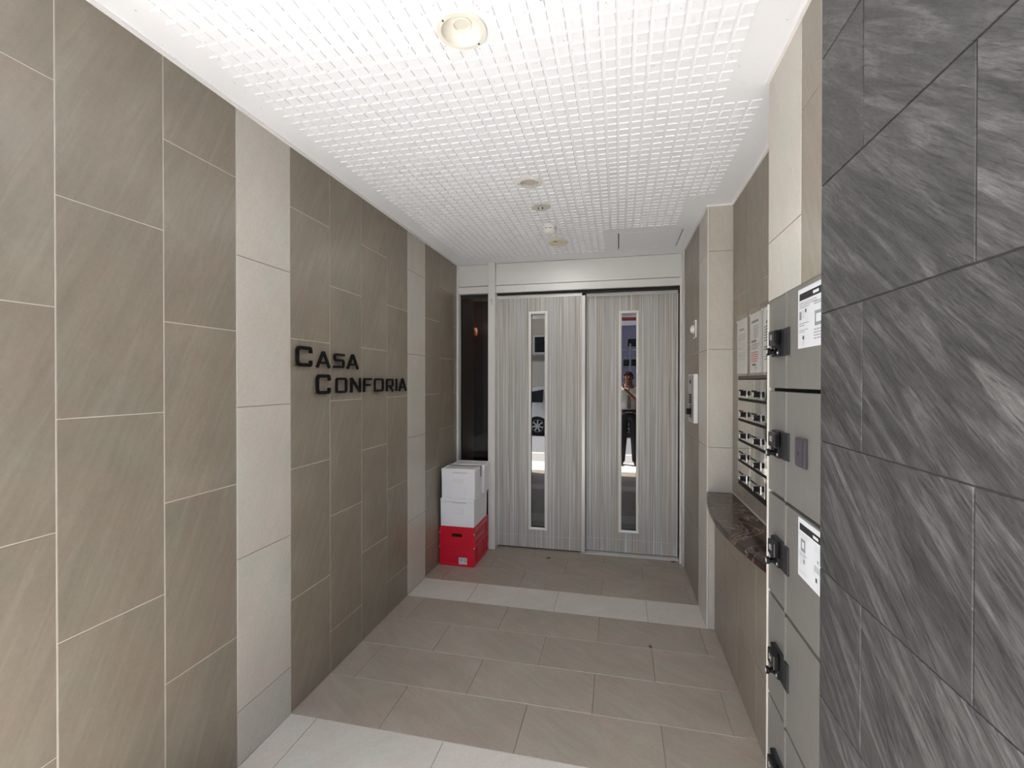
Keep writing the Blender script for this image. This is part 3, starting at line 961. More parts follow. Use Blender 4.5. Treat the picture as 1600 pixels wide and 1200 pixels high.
# lock box on the second door and posters (stuck to the doors: things of their own)
kb = thing('lock_box', 'small dark grey box fixed to the second locker door', 'box', (XK - 0.0006, 1.492, 1.268))
box('body', (-0.010, 0.0, -0.033, 0.033, 0.0, 0.084), M_DARK_GREY, kb, 0.0015)
box('cover', (-0.0115, -0.010, -0.024, 0.031, 0.005, 0.079), mat('purple_grey_plastic', (66, 63, 70), 0.35), kb, 0.0005)
lathe('keyhole', [(0.0005, -0.0125), (0.004, -0.0125), (0.005, -0.011)], M_BLACK_GLOSS, kb, (0, 0.006, 0.040), n=16, axis='X', cap=False)

def print_mesh(name, quads, mats, x):
    """flat printed marks in the (y,z) plane: quads = (y0,y1,z0,z1,material index)"""
    bm = bmesh.new()
    for q_i, (y0, y1, z0, z1, mi) in enumerate(quads):
        x -= 1e-5                       # later marks lie on top of earlier ones
        f = bm.faces.new([bm.verts.new(p) for p in ((x, y0, z0), (x, y1, z0), (x, y1, z1), (x, y0, z1))])
        f.material_index = mi
    me = bpy.data.meshes.new(name)
    bm.to_mesh(me)
    bm.free()
    for q in mats:
        me.materials.append(q)
    return me
INKS = [M_INK, M_INK_GREY, M_INK_PALE, M_INK_RED, M_PAPER]
def text_lines(q, y_hi, y_lo, z_top, n, dz, hgt, mi, seed=0, fill=0.92):
    """rows of unreadable small print as broken strips; text runs from y_hi (far) to y_lo (near)"""
    rr = random.Random(seed)
    for k in range(n):
        z = z_top - k * dz
        yv = y_hi
        end = y_lo + (y_hi - y_lo) * (0 if k < n - 1 else rr.uniform(0.1, 0.5)) * 1.0
        while yv > end + 0.004:
            wv = rr.uniform(0.008, 0.022)
            y2 = max(yv - wv, end)
            q.append((y2, yv, z - hgt, z, mi))
            yv = y2 - 0.0025
def poster(name, label, yf, yn, z0, z1, variant):
    p = thing(name, label, 'poster', (XK - 0.0012, (yf + yn) / 2, z0))
    cy = (yf + yn) / 2
    H = z1 - z0
    box('sheet', (0, 0.001, yn - cy, yf - cy, 0, H), M_PAPER, p)
    q = []
    a, b = yf - cy - 0.012, yn - cy + 0.012
    q.append((b, a, H - 0.034, H - 0.014, 0))
    q.append((-0.030, 0.008, H - 0.028, H - 0.020, 4) if variant == 0 else (-0.025, 0.010, H - 0.029, H - 0.021, 4))
    mid = (a + b) / 2
    if variant == 0:
        text_lines(q, a, mid - 0.02, H - 0.042, 3, 0.006, 0.0022, 1, 1)
        q += [(a - 0.016, a, H - 0.090, H - 0.066, 1), (a - 0.034, a - 0.022, H - 0.086, H - 0.064, 2), (a - 0.055, a - 0.040, H - 0.092, H - 0.058, 4), (a - 0.052, a - 0.043, H - 0.072, H - 0.062, 0)]
        text_lines(q, a, a - 0.07, H - 0.100, 2, 0.006, 0.0022, 1, 2)
        text_lines(q, a, a - 0.07, H - 0.120, 2, 0.005, 0.0018, 1, 3)
        q += [(a - 0.040, a - 0.022, 0.008, 0.038, 2), (a - 0.036, a - 0.026, 0.024, 0.034, 0)]
        q += [(mid - 0.055, mid - 0.005, 0.055, 0.095, 1), (mid - 0.046, mid - 0.014, 0.064, 0.086, 4)]
        text_lines(q, mid, b, H - 0.050, 2, 0.006, 0.0022, 1, 4)
        text_lines(q, mid, b, 0.046, 4, 0.008, 0.0022, 1, 5)
    else:
        text_lines(q, a, mid + 0.02, H - 0.042, 2, 0.006, 0.0022, 2, 6)
        q += [(a - 0.042, a - 0.010, H - 0.092, H - 0.056, 1), (a - 0.034, a - 0.018, H - 0.082, H - 0.064, 4)]
        text_lines(q, a, a - 0.06, H - 0.098, 2, 0.006, 0.0022, 1, 7)
        q += [(a - 0.044, a - 0.024, 0.022, 0.062, 4), (a - 0.040, a - 0.028, 0.046, 0.058, 1), (a - 0.016, a - 0.008, 0.040, 0.060, 2)]
        text_lines(q, a, a - 0.06, 0.020, 2, 0.005, 0.002, 2, 8)
        text_lines(q, mid, b, H - 0.044, 3, 0.006, 0.0022, 2, 9)
        q += [(mid - 0.030, mid - 0.004, H - 0.090, H - 0.064, 4), (mid - 0.028, mid - 0.020, H - 0.088, H - 0.080, 1)]
        text_lines(q, mid, b, H - 0.100, 3, 0.006, 0.0022, 1, 10)
        q += [(mid - 0.024, mid - 0.006, 0.012, 0.044, 4), (mid - 0.020, mid - 0.010, 0.028, 0.040, 0)]
    q = [t for t in q if t[0] > yn - cy and t[1] < yf - cy]
    obj('print', print_mesh('print', q, INKS, -0.0004), None, p)
poster('instruction_poster', 'white instruction sheet with black heading on the top locker door', 1.534, 1.300, 1.612, 1.784, 0)
poster('instruction_poster', 'white instruction sheet with black heading on the third locker door', 1.526, 1.292, 0.948, 1.118, 1)

# ------------------------------------------------------------------ mailboxes, notices, counter
XM = 0.664
MY, MZ, CW, CH = 2.872, 1.527, 0.252, 0.1145
mb = thing('mailbox_bank', 'bank of polished steel mailboxes with black dial knobs in the recess', 'mailboxes', (XU, 2.372, 0.93))
def mp(name, b, m_, parent=mb, bevel=0.0):
    return box(name, (b[0] - XU, b[1] - XU, b[2] - 2.372, b[3] - 2.372, b[4] - 0.93, b[5] - 0.93), m_, parent, bevel)
mp('case', (XM + 0.006, XU - 0.0005, MY - 4 * CW - 0.006, MY + 0.006, 0.935, 1.545), M_SHADOW)
mp('top_slot', (XM + 0.002, XM + 0.008, MY - 4 * CW, MY - 0.03, 1.530, 1.543), mat('brown_slot', (82, 70, 62), 0.5))
for c in range(4):
    for r_ in range(5):
        y1 = MY - c * CW
        y0 = y1 - CW
        z1 = MZ - r_ * CH
        z0 = z1 - CH
        # flap (upper) hanging over a dark letter slot, lock strip below
        d = mp('door', (XM, XM + 0.010, y0 + 0.0012, y1 - 0.0012, z0 + 0.012, z1 - 0.002), M_STEEL, mb, 0.0012)
        cy, cz = (y0 + y1) / 2, (z0 + 0.012 + z1 - 0.002) / 2
        def dsub(name, b, m_, bevel=0.0):
            return box(name, (b[0] - XM - 0.005, b[1] - XM - 0.005, b[2] - cy, b[3] - cy, b[4] - cz, b[5] - cz), m_, d, bevel)
        lathe('knob', [(0.0005, -0.026), (0.012, -0.026), (0.0135, -0.024), (0.0135, -0.004), (0.016, -0.003), (0.016, 0.001)], M_BLACK, d, (-0.005, y1 - 0.158 - cy, z0 + 0.040 - cz), n=24, axis='X', cap=False)
        lathe('knob_cap', [(0.0005, -0.0272), (0.0105, -0.0272), (0.0115, -0.0258)], M_ALU_BRIGHT, d, (-0.005, y1 - 0.158 - cy, z0 + 0.040 - cz), n=20, axis='X', cap=False)
        dsub('dial_plate', (XM - 0.003, XM + 0.001, y1 - 0.196, y1 - 0.134, z0 + 0.020, z0 + 0.060), M_STEEL, 0.001)
        dsub('dial_window', (XM - 0.0042, XM - 0.002, y1 - 0.193, y1 - 0.178, z0 + 0.024, z0 + 0.056), M_DARK_GREY)
        dsub('name_slot', (XM - 0.0012, XM + 0.001, y1 - 0.120, y1 - 0.030, z0 + 0.050, z0 + 0.058), M_SHADOW)

notice = [('plain notice sheet in a clear sleeve nearest the far pale pier', 2.925, 2.712), ('notice sheet with red paragraph in a clear sleeve, middle of three', 2.655, 2.450), ('notice sheet in a clear sleeve nearest the parcel locker', 2.440, 2.235)]
for i, (lab, yf, yn) in enumerate(notice):
    z0, z1 = 1.560, 1.862
    cy = (yf + yn) / 2
    t = thing('notice_sheet', lab, 'notice', (XU - 0.002, cy, z0), 0, 'notices over the mailboxes')
    box('sheet', (-0.001, 0, yn - cy, yf - cy, 0, z1 - z0), M_NOTICE, t)
    box('sleeve', (-0.003, -0.0022, yn - cy - 0.006, yf - cy + 0.006, -0.014, z1 - z0 + 0.030), M_SLEEVE, t)
    q = []
    a, b = yf - cy - 0.025, yn - cy + 0.03
    H = z1 - z0
    if i == 0:
        text_lines(q, a - 0.02, b + 0.02, H - 0.052, 1, 0.01, 0.009, 0, 21)
        text_lines(q, a, b, H - 0.085, 3, 0.013, 0.004, 1, 22)
        text_lines(q, a, b, H - 0.130, 4, 0.012, 0.003, 2, 23)
        text_lines(q, a, b, H - 0.185, 4, 0.012, 0.003, 1, 24)
        text_lines(q, a - 0.07, b, 0.045, 2, 0.010, 0.004, 2, 25)
    elif i == 1:
        text_lines(q, a, b + 0.01, H - 0.036, 1, 0.01, 0.012, 0, 31)
        text_lines(q, a - 0.04, b + 0.02, H - 0.065, 6, 0.011, 0.005, 1, 32)
        text_lines(q, a, b + 0.02, H - 0.136, 1, 0.01, 0.012, 0, 33)
        text_lines(q, a, b + 0.01, H - 0.156, 3, 0.010, 0.005, 1, 34)
        text_lines(q, a, b + 0.03, H - 0.196, 5, 0.011, 0.006, 3, 35)
        text_lines(q, a - 0.02, b + 0.05, H - 0.256, 1, 0.01, 0.010, 0, 36)
        text_lines(q, a - 0.06, b, H - 0.276, 1, 0.01, 0.004, 1, 37)
    else:
        text_lines(q, a - 0.03, b, H - 0.062, 1, 0.01, 0.012, 0, 41)
        text_lines(q, a, b, H - 0.086, 6, 0.013, 0.006, 0, 42)
        text_lines(q, a, b + 0.04, H - 0.180, 2, 0.012, 0.008, 0, 43)
        text_lines(q, a, b + 0.02, H - 0.226, 2, 0.014, 0.005, 1, 44)
    obj('print', print_mesh('print', q, INKS, -0.0014), None, t)
    box('tape', (-0.0036, -0.003, yf - cy - 0.012, yf - cy + 0.014, H - 0.008, H + 0.004), mat('clear_tape', (196, 190, 178), 0.4), t)

# bow-fronted marble counter
pts = [(XU - 0.001, 3.0395), (XU - 0.001, 1.8415)]
n = 24
for k in range(n + 1):
    t = k / n
    yy = 1.8415 + (3.0395 - 1.8415) * t
    pts.append((0.531 - 0.068 * math.sin(PI * t) ** 0.9, yy))
bm = bmesh.new()
add_prism(bm, [(p[0] - 0.6, p[1] - 2.44) for p in pts], 'Z', -0.026, 0.0)
bmesh.ops.recalc_face_normals(bm, faces=bm.faces[:])
bmesh.ops.bevel(bm, geom=[e for e in bm.edges if abs(e.verts[0].co.z) < 1e-6 and abs(e.verts[1].co.z) < 1e-6], offset=0.002, segments=2, affect='EDGES')
counter = obj('marble_counter', to_mesh('marble_counter', bm), M_MARBLE, None, (0.6, 2.44, 0.843))
tag(counter, 'dark brown bow-fronted marble ledge below the mailboxes', 'counter')

# ------------------------------------------------------------------ intercom and button on the far right wall
ic = thing('intercom_panel', 'white intercom panel with black key reader by the sliding door', 'intercom', (XF, 3.51, 1.229))
box('case', (-0.026, 0, -0.130, 0.130, 0, 0.338), M_WHITE_PAINT, ic, 0.003)
box('face_plate', (-0.0285, -0.025, -0.118, 0.122, 0.008, 0.330), mat('grey_face_plate', (176, 174, 170), 0.35, 0.4), ic, 0.001)
lathe('lens', [(0.0005, -0.034), (0.010, -0.033), (0.016, -0.030), (0.018, -0.0285)], M_BLACK_GLOSS, ic, (0, 0.02, 0.285), n=24, axis='X', cap=False)
lathe('speaker', [(0.0005, -0.0300), (0.022, -0.0300), (0.024, -0.0284)], M_GREY_LENS, ic, (0, 0.02, 0.235), n=24, axis='X', cap=False)
for k in range(4):
    box('button', (-0.034, -0.028, -0.030, 0.060, 0.132 + 0.0175 * k, 0.144 + 0.0175 * k), M_BLACK, ic, 0.001)
box('reader', (-0.031, -0.0285, -0.030, 0.065, 0.032, 0.122), M_BLACK_GLOSS, ic, 0.002)
box('reader_grip', (-0.056, -0.030, 0.0, 0.050, 0.052, 0.095), M_BLACK, ic, 0.004)
bt = thing('call_button', 'white round button on square wall plate above the intercom', 'button', (XF, 3.50, 1.823))
box('plate', (-0.009, 0, -0.060, 0.060, 0, 0.122), M_WHITE_PAINT, bt, 0.002)
box('plate_face', (-0.0102, -0.009, -0.052, 0.056, 0.006, 0.116), mat('taupe_plate', (146, 138, 130), 0.4), bt)
lathe('dome', [(0.0005, -0.034), (0.014, -0.033), (0.024, -0.028), (0.030, -0.018), (0.031, -0.010)], M_WHITE_PAINT, bt, (0, 0.004, 0.062), n=28, axis='X', cap=False)

# ------------------------------------------------------------------ stacked boxes and crate
def crate():
    t = thing('folding_crate', 'red plastic folding crate at the bottom of the stack', 'crate', (-1.288, 3.82, 0))
    X0_, X1_, Y0_, Y1_, H = -0.150, 0.149, -0.200, 0.200, 0.320
    # walls with inset panels, rim and base
    w = 0.014
    rim = boxes_mesh('rim', [(X0_, X1_, Y0_, Y0_ + w, H - 0.050, H), (X0_, X1_, Y1_ - w, Y1_, H - 0.050, H), (X0_, X0_ + w, Y0_ + w, Y1_ - w, H - 0.050, H), (X1_ - w, X1_, Y0_ + w, Y1_ - w, H - 0.050, H)])
    obj('rim', rim, M_RED, t)
    obj('base', box_mesh('base', X0_, X1_, Y0_, Y1_, 0, 0.020, 0.003), M_RED, t)
    z0, z1 = 0.018, H - 0.051
    # front wall: frame around the recessed panel with a hand hole
    hx0, hx1, hz0, hz1 = -0.045, 0.042, z1 - 0.032, z1 - 0.005
    y0 = Y0_ + 0.005
    obj('front_wall', boxes_mesh('front_wall', [(X0_ + 0.005, hx0, y0, y0 + w, z0, z1), (hx1, X1_ - 0.005, y0, y0 + w, z0, z1), (hx0, hx1, y0, y0 + w, z0, hz0), (hx0, hx1, y0, y0 + w, hz1, z1)]), M_RED, t)
    obj('hand_hole', box_mesh('hand_hole', hx0, hx1, y0 + w, y0 + w + 0.004, hz0, hz1), M_SHADOW, t)
    obj('front_panel', boxes_mesh('front_panel', [(-0.095, 0.092, y0 - 0.003, y0 + 0.001, 0.040, 0.160)]), mat('red_crate_boss', (212, 18, 50), 0.4), t)
    for xs in (X0_, X1_ - 0.008):
        obj('corner_post', box_mesh('corner_post', xs, xs + 0.008, Y0_, Y0_ + 0.02, z0, z1), M_RED, t)
        obj('corner_post', box_mesh('corner_post', xs, xs + 0.008, Y1_ - 0.02, Y1_, z0, z1), M_RED, t)
    obj('back_wall', box_mesh('back_wall', X0_ + 0.005, X1_ - 0.005, Y1_ - w - 0.005, Y1_ - 0.005, z0, z1), M_RED, t)
    for sx, name in ((X1_, 1), (X0_, -1)):
        xin = sx - name * 0.006
        sw = obj('side_wall', boxes_mesh('side_wall', [(xin, xin - name * w, Y0_ + 0.019, Y1_ - 0.019, z0, z1)]), M_RED_DARK, t)
        obj('rib', boxes_mesh('rib', [(sx, xin, Y0_ + 0.02, Y1_ - 0.02, 0.150, 0.165), (sx, xin, -0.105, -0.093, 0.020, 0.150), (sx, xin, 0.093, 0.105, 0.020, 0.150), (sx, xin, Y0_ + 0.02, Y0_ + 0.035, 0.165, z1), (sx, xin, Y1_ - 0.035, Y1_ - 0.02, 0.165, z1)]), M_RED, t)
    for (zz) in (0.155, 0.268):
        obj('hinge', box_mesh('hinge', X1_ - 0.004, X1_ + 0.003, Y0_ - 0.003, Y0_ + 0.010, zz - 0.006, zz + 0.006), mat('pale_hinge', (230, 190, 190), 0.5), t)
        obj('hinge', box_mesh('hinge', X0_ - 0.003, X0_ + 0.004, Y0_ - 0.003, Y0_ + 0.010, zz - 0.006, zz + 0.006), mat('pale_hinge', (230, 190, 190), 0.5), t)
    # printed label on the front, two lines of white print on the side
    lb = obj('label_sticker', box_mesh('label_sticker', 0.016, 0.086, y0 - 0.0045, y0 - 0.0008, 0.018, 0.072), M_PAPER, t)
    bm = bmesh.new()
    for (a, b, c, d) in ((0.024, 0.052, 0.058, 0.062), (0.024, 0.056, 0.050, 0.054), (0.024, 0.046, 0.042, 0.045), (0.066, 0.078, 0.052, 0.062), (0.066, 0.078, 0.036, 0.046)):
        bm.faces.new([bm.verts.new(p) for p in ((a, y0 - 0.005, c), (b, y0 - 0.005, c), (b, y0 - 0.005, d), (a, y0 - 0.005, d))])
    obj('print', to_mesh('print', bm), M_INK_GREY, lb)
    bm = bmesh.new()
    rr = random.Random(4)
    for zz, h, ya, yb in ((0.288, 0.016, -0.165, 0.150), (0.205, 0.018, -0.170, 0.080)):
        yv = ya
        while yv < yb:
            wv = rr.uniform(0.012, 0.022)
            xx = X1_ + 0.0004 if zz > 0.25 else X1_ - 0.0056
            for dz in (0.0, h * 0.55):
                bm.faces.new([bm.verts.new(p) for p in ((xx, yv, zz + dz), (xx, yv + wv, zz + dz), (xx, yv + wv, zz + dz + h * 0.25), (xx, yv, zz + dz + h * 0.25))])
            yv += wv + 0.006
    obj('side_print', to_mesh('side_print', bm), mat('faded_white_print', (236, 170, 176), 0.6), t)
    return t
crate()

def white_box(label, x0, x1, y0, y1, z0, z1, front=True, strap=False, tilt=0.0):
    cx, cy = (x0 + x1) / 2, (y0 + y1) / 2
    t = thing('storage_box', label, 'box', (cx, cy, z0), tilt, 'white boxes stacked on the red crate')
    a, b, H = (x1 - x0) / 2, (y1 - y0) / 2, z1 - z0
    # tapered body
    bm = bmesh.new()
    ta = 0.004
    lo = [bm.verts.new(p) for p in ((-a + ta, -b + ta, 0), (a - ta, -b + ta, 0), (a - ta, b - ta, 0), (-a + ta, b - ta, 0))]
    hi = [bm.verts.new(p) for p in ((-a + 0.002, -b + 0.002, H - 0.028), (a - 0.002, -b + 0.002, H - 0.028), (a - 0.002, b - 0.002, H - 0.028), (-a + 0.002, b - 0.002, H - 0.028))]
    bm.faces.new(lo[::-1])
    bm.faces.new(hi)
    for k in range(4):
        bm.faces.new((lo[k], lo[(k + 1) % 4], hi[(k + 1) % 4], hi[k]))
    bmesh.ops.bevel(bm, geom=bm.edges[:], offset=0.003, segments=2, affect='EDGES')
    obj('body', to_mesh('body', bm), M_WHITE_BOX, t)
    bm = bmesh.new()
    add_box(bm, -a, a, -b, b, H - 0.028, H - 0.004, 0.004)
    obj('lid', to_mesh('lid', bm), M_WHITE_BOX, t)
    # rim and sunken top panel
    obj('lid_rim', boxes_mesh('lid_rim', [(-a + 0.004, a - 0.004, -b + 0.004, -b + 0.016, H - 0.006, H), (-a + 0.004, a - 0.004, b - 0.016, b - 0.004, H - 0.006, H), (-a + 0.004, -a + 0.016, -b + 0.016, b - 0.016, H - 0.006, H), (a - 0.016, a - 0.004, -b + 0.016, b - 0.016, H - 0.006, H)]), M_WHITE_BOX, t)
    obj('lid_panel', box_mesh('lid_panel', -a + 0.02, a - 0.02, -b + 0.02, b - 0.02, H - 0.006, H - 0.003), M_BOX_LID, t)
    if front:
        obj('label_holder', box_mesh('label_holder', -0.052, 0.050, -b - 0.002, -b + 0.004, H - 0.120, H - 0.082, 0.0015), M_WHITE_BOX, t)
        obj('card', box_mesh('card', -0.046, 0.044, -b - 0.0032, -b - 0.0015, H - 0.115, H - 0.087), mat('white_card', (242, 242, 242), 0.5), t)
        obj('raised_panel', boxes_mesh('raised_panel', [(-0.060, 0.066, -b - 0.0005, -b + 0.004, 0.012, H - 0.138)], 0.0), M_WHITE_BOX, t)
        obj('finger_lip', box_mesh('finger_lip', -0.045, 0.080, -b - 0.003, -b + 0.003, H - 0.036, H - 0.029), M_BOX_LID, t)
    obj('side_rib', box_mesh('side_rib', a - 0.003, a + 0.001, b * 0.72, b * 0.80, 0.01, H - 0.03), M_WHITE_BOX, t)
    if strap:
        y_ = b * 0.40
        obj('strap', boxes_mesh('strap', [(-a - 0.001, a + 0.002, y_, y_ + 0.018, H - 0.001, H + 0.0015), (a + 0.0003, a + 0.002, y_, y_ + 0.018, H - 0.090, H)]), M_STRAP, t)
    return t
white_box('white lidded box directly on top of the red crate', -1.434, -1.139, 3.622, 4.005, 0.321, 0.552)
white_box('white lidded box with brown strap at the top front of the stack', -1.426, -1.134, 3.624, 3.846, 0.553, 0.797, True, True)
white_box('white lidded box at the top of the stack against the glass', -1.418, -1.122, 3.852, 4.050, 0.553, 0.797, False)

# ------------------------------------------------------------------ dry leaves on the floor
def leaf(label, x, yy, a, L):
    bm = bmesh.new()
    prof_ = [(0.0, 0.0), (0.25, 0.22), (0.55, 0.28), (0.85, 0.13), (1.0, 0.0)]
    top = [bm.verts.new((p * L, w * L, 0.002 + 0.006 * math.sin(p * 3.0))) for p, w in prof_]
    mid = [bm.verts.new((p * L, 0.001, 0.0006 + 0.003 * p)) for p, w in prof_[1:-1]]
    bot = [bm.verts.new((p * L, -w * L, 0.003 + 0.005 * p)) for p, w in prof_[1:-1]]
    A = [top[0]] + mid + [top[-1]]
    B = [top[0]] + bot + [top[-1]]
    for S_ in (top, B):
        for k in range(len(S_) - 1):
            f = [S_[k], S_[k + 1], A[k + 1], A[k]]
            f = list(dict.fromkeys(f))
            bm.faces.new(f)
    o = obj('dry_leaf', to_mesh('dry_leaf', bm), M_LEAF, None, (x, yy, 0.0005), (0, 0, a))
    so = o.modifiers.new('thickness', 'SOLIDIFY')
    so.thickness = 0.0008
    return tag(o, label, 'leaf', 'dry leaves on the floor')
leaf('dry brown leaf on the floor before the left door leaf', -0.60, 3.945, 0.2, 0.045)
leaf('small reddish dry leaf on the floor between the pale bands', 0.186, 2.745, 1.9, 0.030)
leaf('dry brown leaf lying by the door threshold', 0.43, 4.10, 0.1, 0.05)

# ------------------------------------------------------------------ street behind the camera (seen in the door glass)
def noise_mat(name, a, b, scale, rough):
    mt = bpy.data.materials.new(name)
    mt.use_nodes = True
    nt = mt.node_tree
    bs = nt.nodes['Principled BSDF']
    v = coords(nt, False)
    nt.links.new(ramp(nt, noise(nt, v, scale, 6, 0.65), [(0.3, a), (0.7, b)]), bs.inputs['Base Color'])
    bs.inputs['Roughness'].default_value = rough
    return mt
apron = struct(obj('floor_apron', box_mesh('floor_apron', -9, 9, -0.42, 0.45, -0.2, -0.001), noise_mat('pale_paving', (206, 203, 197), (222, 220, 215), 6, 0.8)), 'pale paving outside the entrance')
side = struct(obj('floor_sidewalk', box_mesh('floor_sidewalk', -14, 14, -1.35, -0.42, -0.2, -0.006), noise_mat('grey_sidewalk', (150, 148, 145), (168, 166, 163), 14, 0.85)))
kerb = struct(obj('trim_4', box_mesh('trim_4', -14, 14, -1.55, -1.35, -0.2, 0.0, 0.01), mat('pale_kerb', (192, 190, 186), 0.8)))
road = struct(obj('floor_road', box_mesh('floor_road', -16, 16, -8.4, -1.55, -0.3, -0.08), noise_mat('asphalt', (108, 108, 110), (132, 132, 133), 30, 0.85)))

bld = thing('building', 'cream and grey-violet building across the street', 'building', (0, -9.2, -0.1))
M_CREAM_WALL = mat('cream_render', (196, 186, 166), 0.8)
M_VIOLET = mat('violet_grey_render', (128, 124, 148), 0.8)
M_WIN = mat('dark_window', (34, 36, 40), 0.1)
def bp(name, b, m_, parent=bld):
    return box(name, (b[0], b[1], b[2] + 9.2, b[3] + 9.2, b[4] + 0.1, b[5] + 0.1), m_, parent)
bp('wall', (-14, -0.6, -12, -9.0, -0.1, 5.2), M_CREAM_WALL)
bp('wall', (-0.6, 12, -12, -9.05, -0.1, 3.56), M_VIOLET)
bp('fascia', (-0.6, 12, -12, -8.95, 3.56, 3.72), mat('white_fascia', (228, 228, 232), 0.6))
bp('red_band', (-0.6, 12, -12, -8.97, 3.72, 3.80), mat('red_band', (168, 40, 34), 0.6))
bp('upper_wall', (-0.6, 12, -12, -9.05, 3.80, 5.2), mat('brown_render', (132, 112, 100), 0.8))
bp('base_band', (-14, -0.6, -9.02, -8.98, 2.30, 2.50), mat('grey_band', (128, 126, 122), 0.8))
bp('lower_wall', (-14, -0.6, -9.02, -8.985, -0.1, 2.25), mat('pale_render', (206, 200, 186), 0.8))
for (x0, x1, z0, z1) in ((-3.12, -2.2, 2.56, 3.24), (-6.0, -4.6, 2.56, 3.5), (-1.9, -1.2, 2.9, 3.5)):
    w_ = bp('window', (x0, x1, -9.01, -8.97, z0, z1), M_ALU)
    box('pane', (-(x1 - x0) / 2 + 0.05, (x1 - x0) / 2 - 0.05, 0.02, 0.026, -(z1 - z0) / 2 + 0.05, (z1 - z0) / 2 - 0.05), M_WIN, w_)
for (x0, x1, z0, z1) in ((0.30, 0.95, 2.75, 3.10), (0.15, 0.75, 2.05, 2.35), (1.6, 3.0, 1.2, 2.4), (-0.4, 0.1, 1.5, 2.6)):
    w_ = bp('window', (x0, x1, -9.07, -9.03, z0, z1), mat('grey_window_frame', (150, 150, 160), 0.5))
    box('pane', (-(x1 - x0) / 2 + 0.03, (x1 - x0) / 2 - 0.03, 0.02, 0.026, -(z1 - z0) / 2 + 0.03, (z1 - z0) / 2 - 0.03), M_WIN, w_)
pole = thing('street_pole', 'slim grey street pole with cross arms across the road', 'pole', (0.42, -8.7, -0.08))
M_POLE = mat('galvanised_pole', (140, 142, 150), 0.6)
obj('post', tube_mesh('post', [(0, 0, 0), (0, 0, 2.95)], [0.036, 0.028], 14), M_POLE, pole)
for z in (2.72, 2.45):
    obj('cross_arm', tube_mesh('cross_arm', [(-0.55, 0, z), (0.55, 0, z)], 0.018, 8), M_POLE, pole)
    for x in (-0.4, 0.35):
        obj('insulator', tube_mesh('insulator', [(x, 0, z), (x, 0, z + 0.12)], [0.03, 0.02], 8), M_DARK_GREY, pole)

# white hatchback parked along the far kerb
car = thing('car', 'white parked hatchback across the street reflected in the door glass', 'car', (-1.1, -5.95, -0.08))
M_CARW = mat('white_car_paint', (236, 238, 240), 0.25, 0.0, coat=1.0)
M_TYRE = mat('black_tyre', (26, 26, 27), 0.8)
M_RIM = mat('alloy_rim', (190, 192, 196), 0.3, 0.6)
M_CGLASS = mat('car_glass', (26, 30, 34), 0.06)
CB = [(-2.00, 0.30), (-2.06, 0.55), (-2.02, 0.92), (-1.94, 1.02), (-1.74, 1.30), (-1.25, 1.44), (-0.3, 1.50), (0.35, 1.44), (0.80, 1.20), (1.05, 1.00), (1.62, 0.90), (1.86, 0.74), (1.92, 0.50), (1.88, 0.28)]
HW = 0.74
def car_half(z):
    return HW if z < 0.95 else HW - (z - 0.95) * 0.33
bm = bmesh.new()
arch = lambda cx: [(cx + 0.33 * math.cos(a), 0.285 + 0.33 * math.sin(a)) for a in [PI * k / 10 for k in range(11)]]
outline = CB + [(1.62, 0.22)] + [(1.28 + 0.33 * math.cos(PI * k / 10), 0.24 + 0.33 * math.sin(PI * k / 10)) for k in range(11)] + [(-0.85, 0.22)] + [(-1.22 + 0.33 * math.cos(PI * k / 10), 0.24 + 0.33 * math.sin(PI * k / 10)) for k in range(11)] + [(-1.62, 0.24)]
for s in (1, -1):
    pass
lo = [bm.verts.new((p[0], -car_half(p[1]), p[1])) for p in outline]
hi = [bm.verts.new((p[0], car_half(p[1]), p[1])) for p in outline]
f1, f2 = bm.faces.new(lo), bm.faces.new(hi)
for k in range(len(outline)):
    bm.faces.new((lo[k], lo[(k + 1) % len(outline)], hi[(k + 1) % len(outline)], hi[k]))
bmesh.ops.triangulate(bm, faces=[f1, f2])
bmesh.ops.recalc_face_normals(bm, faces=bm.faces[:])
obj('body', to_mesh('body', bm), M_CARW, car)
def car_pane(name, poly, s):
    bm = bmesh.new()
    a = [bm.verts.new((x, s * (car_half(z) + 0.004), z)) for x, z in poly]
    b = [bm.verts.new((x, s * (car_half(z) - 0.010), z)) for x, z in poly]
    bm.faces.new(a)
    bm.faces.new(b)
    for k in range(len(poly)):
        bm.faces.new((a[k], a[(k + 1) % len(poly)], b[(k + 1) % len(poly)], b[k]))
    obj(name, to_mesh(name, bm), M_CGLASS, car)
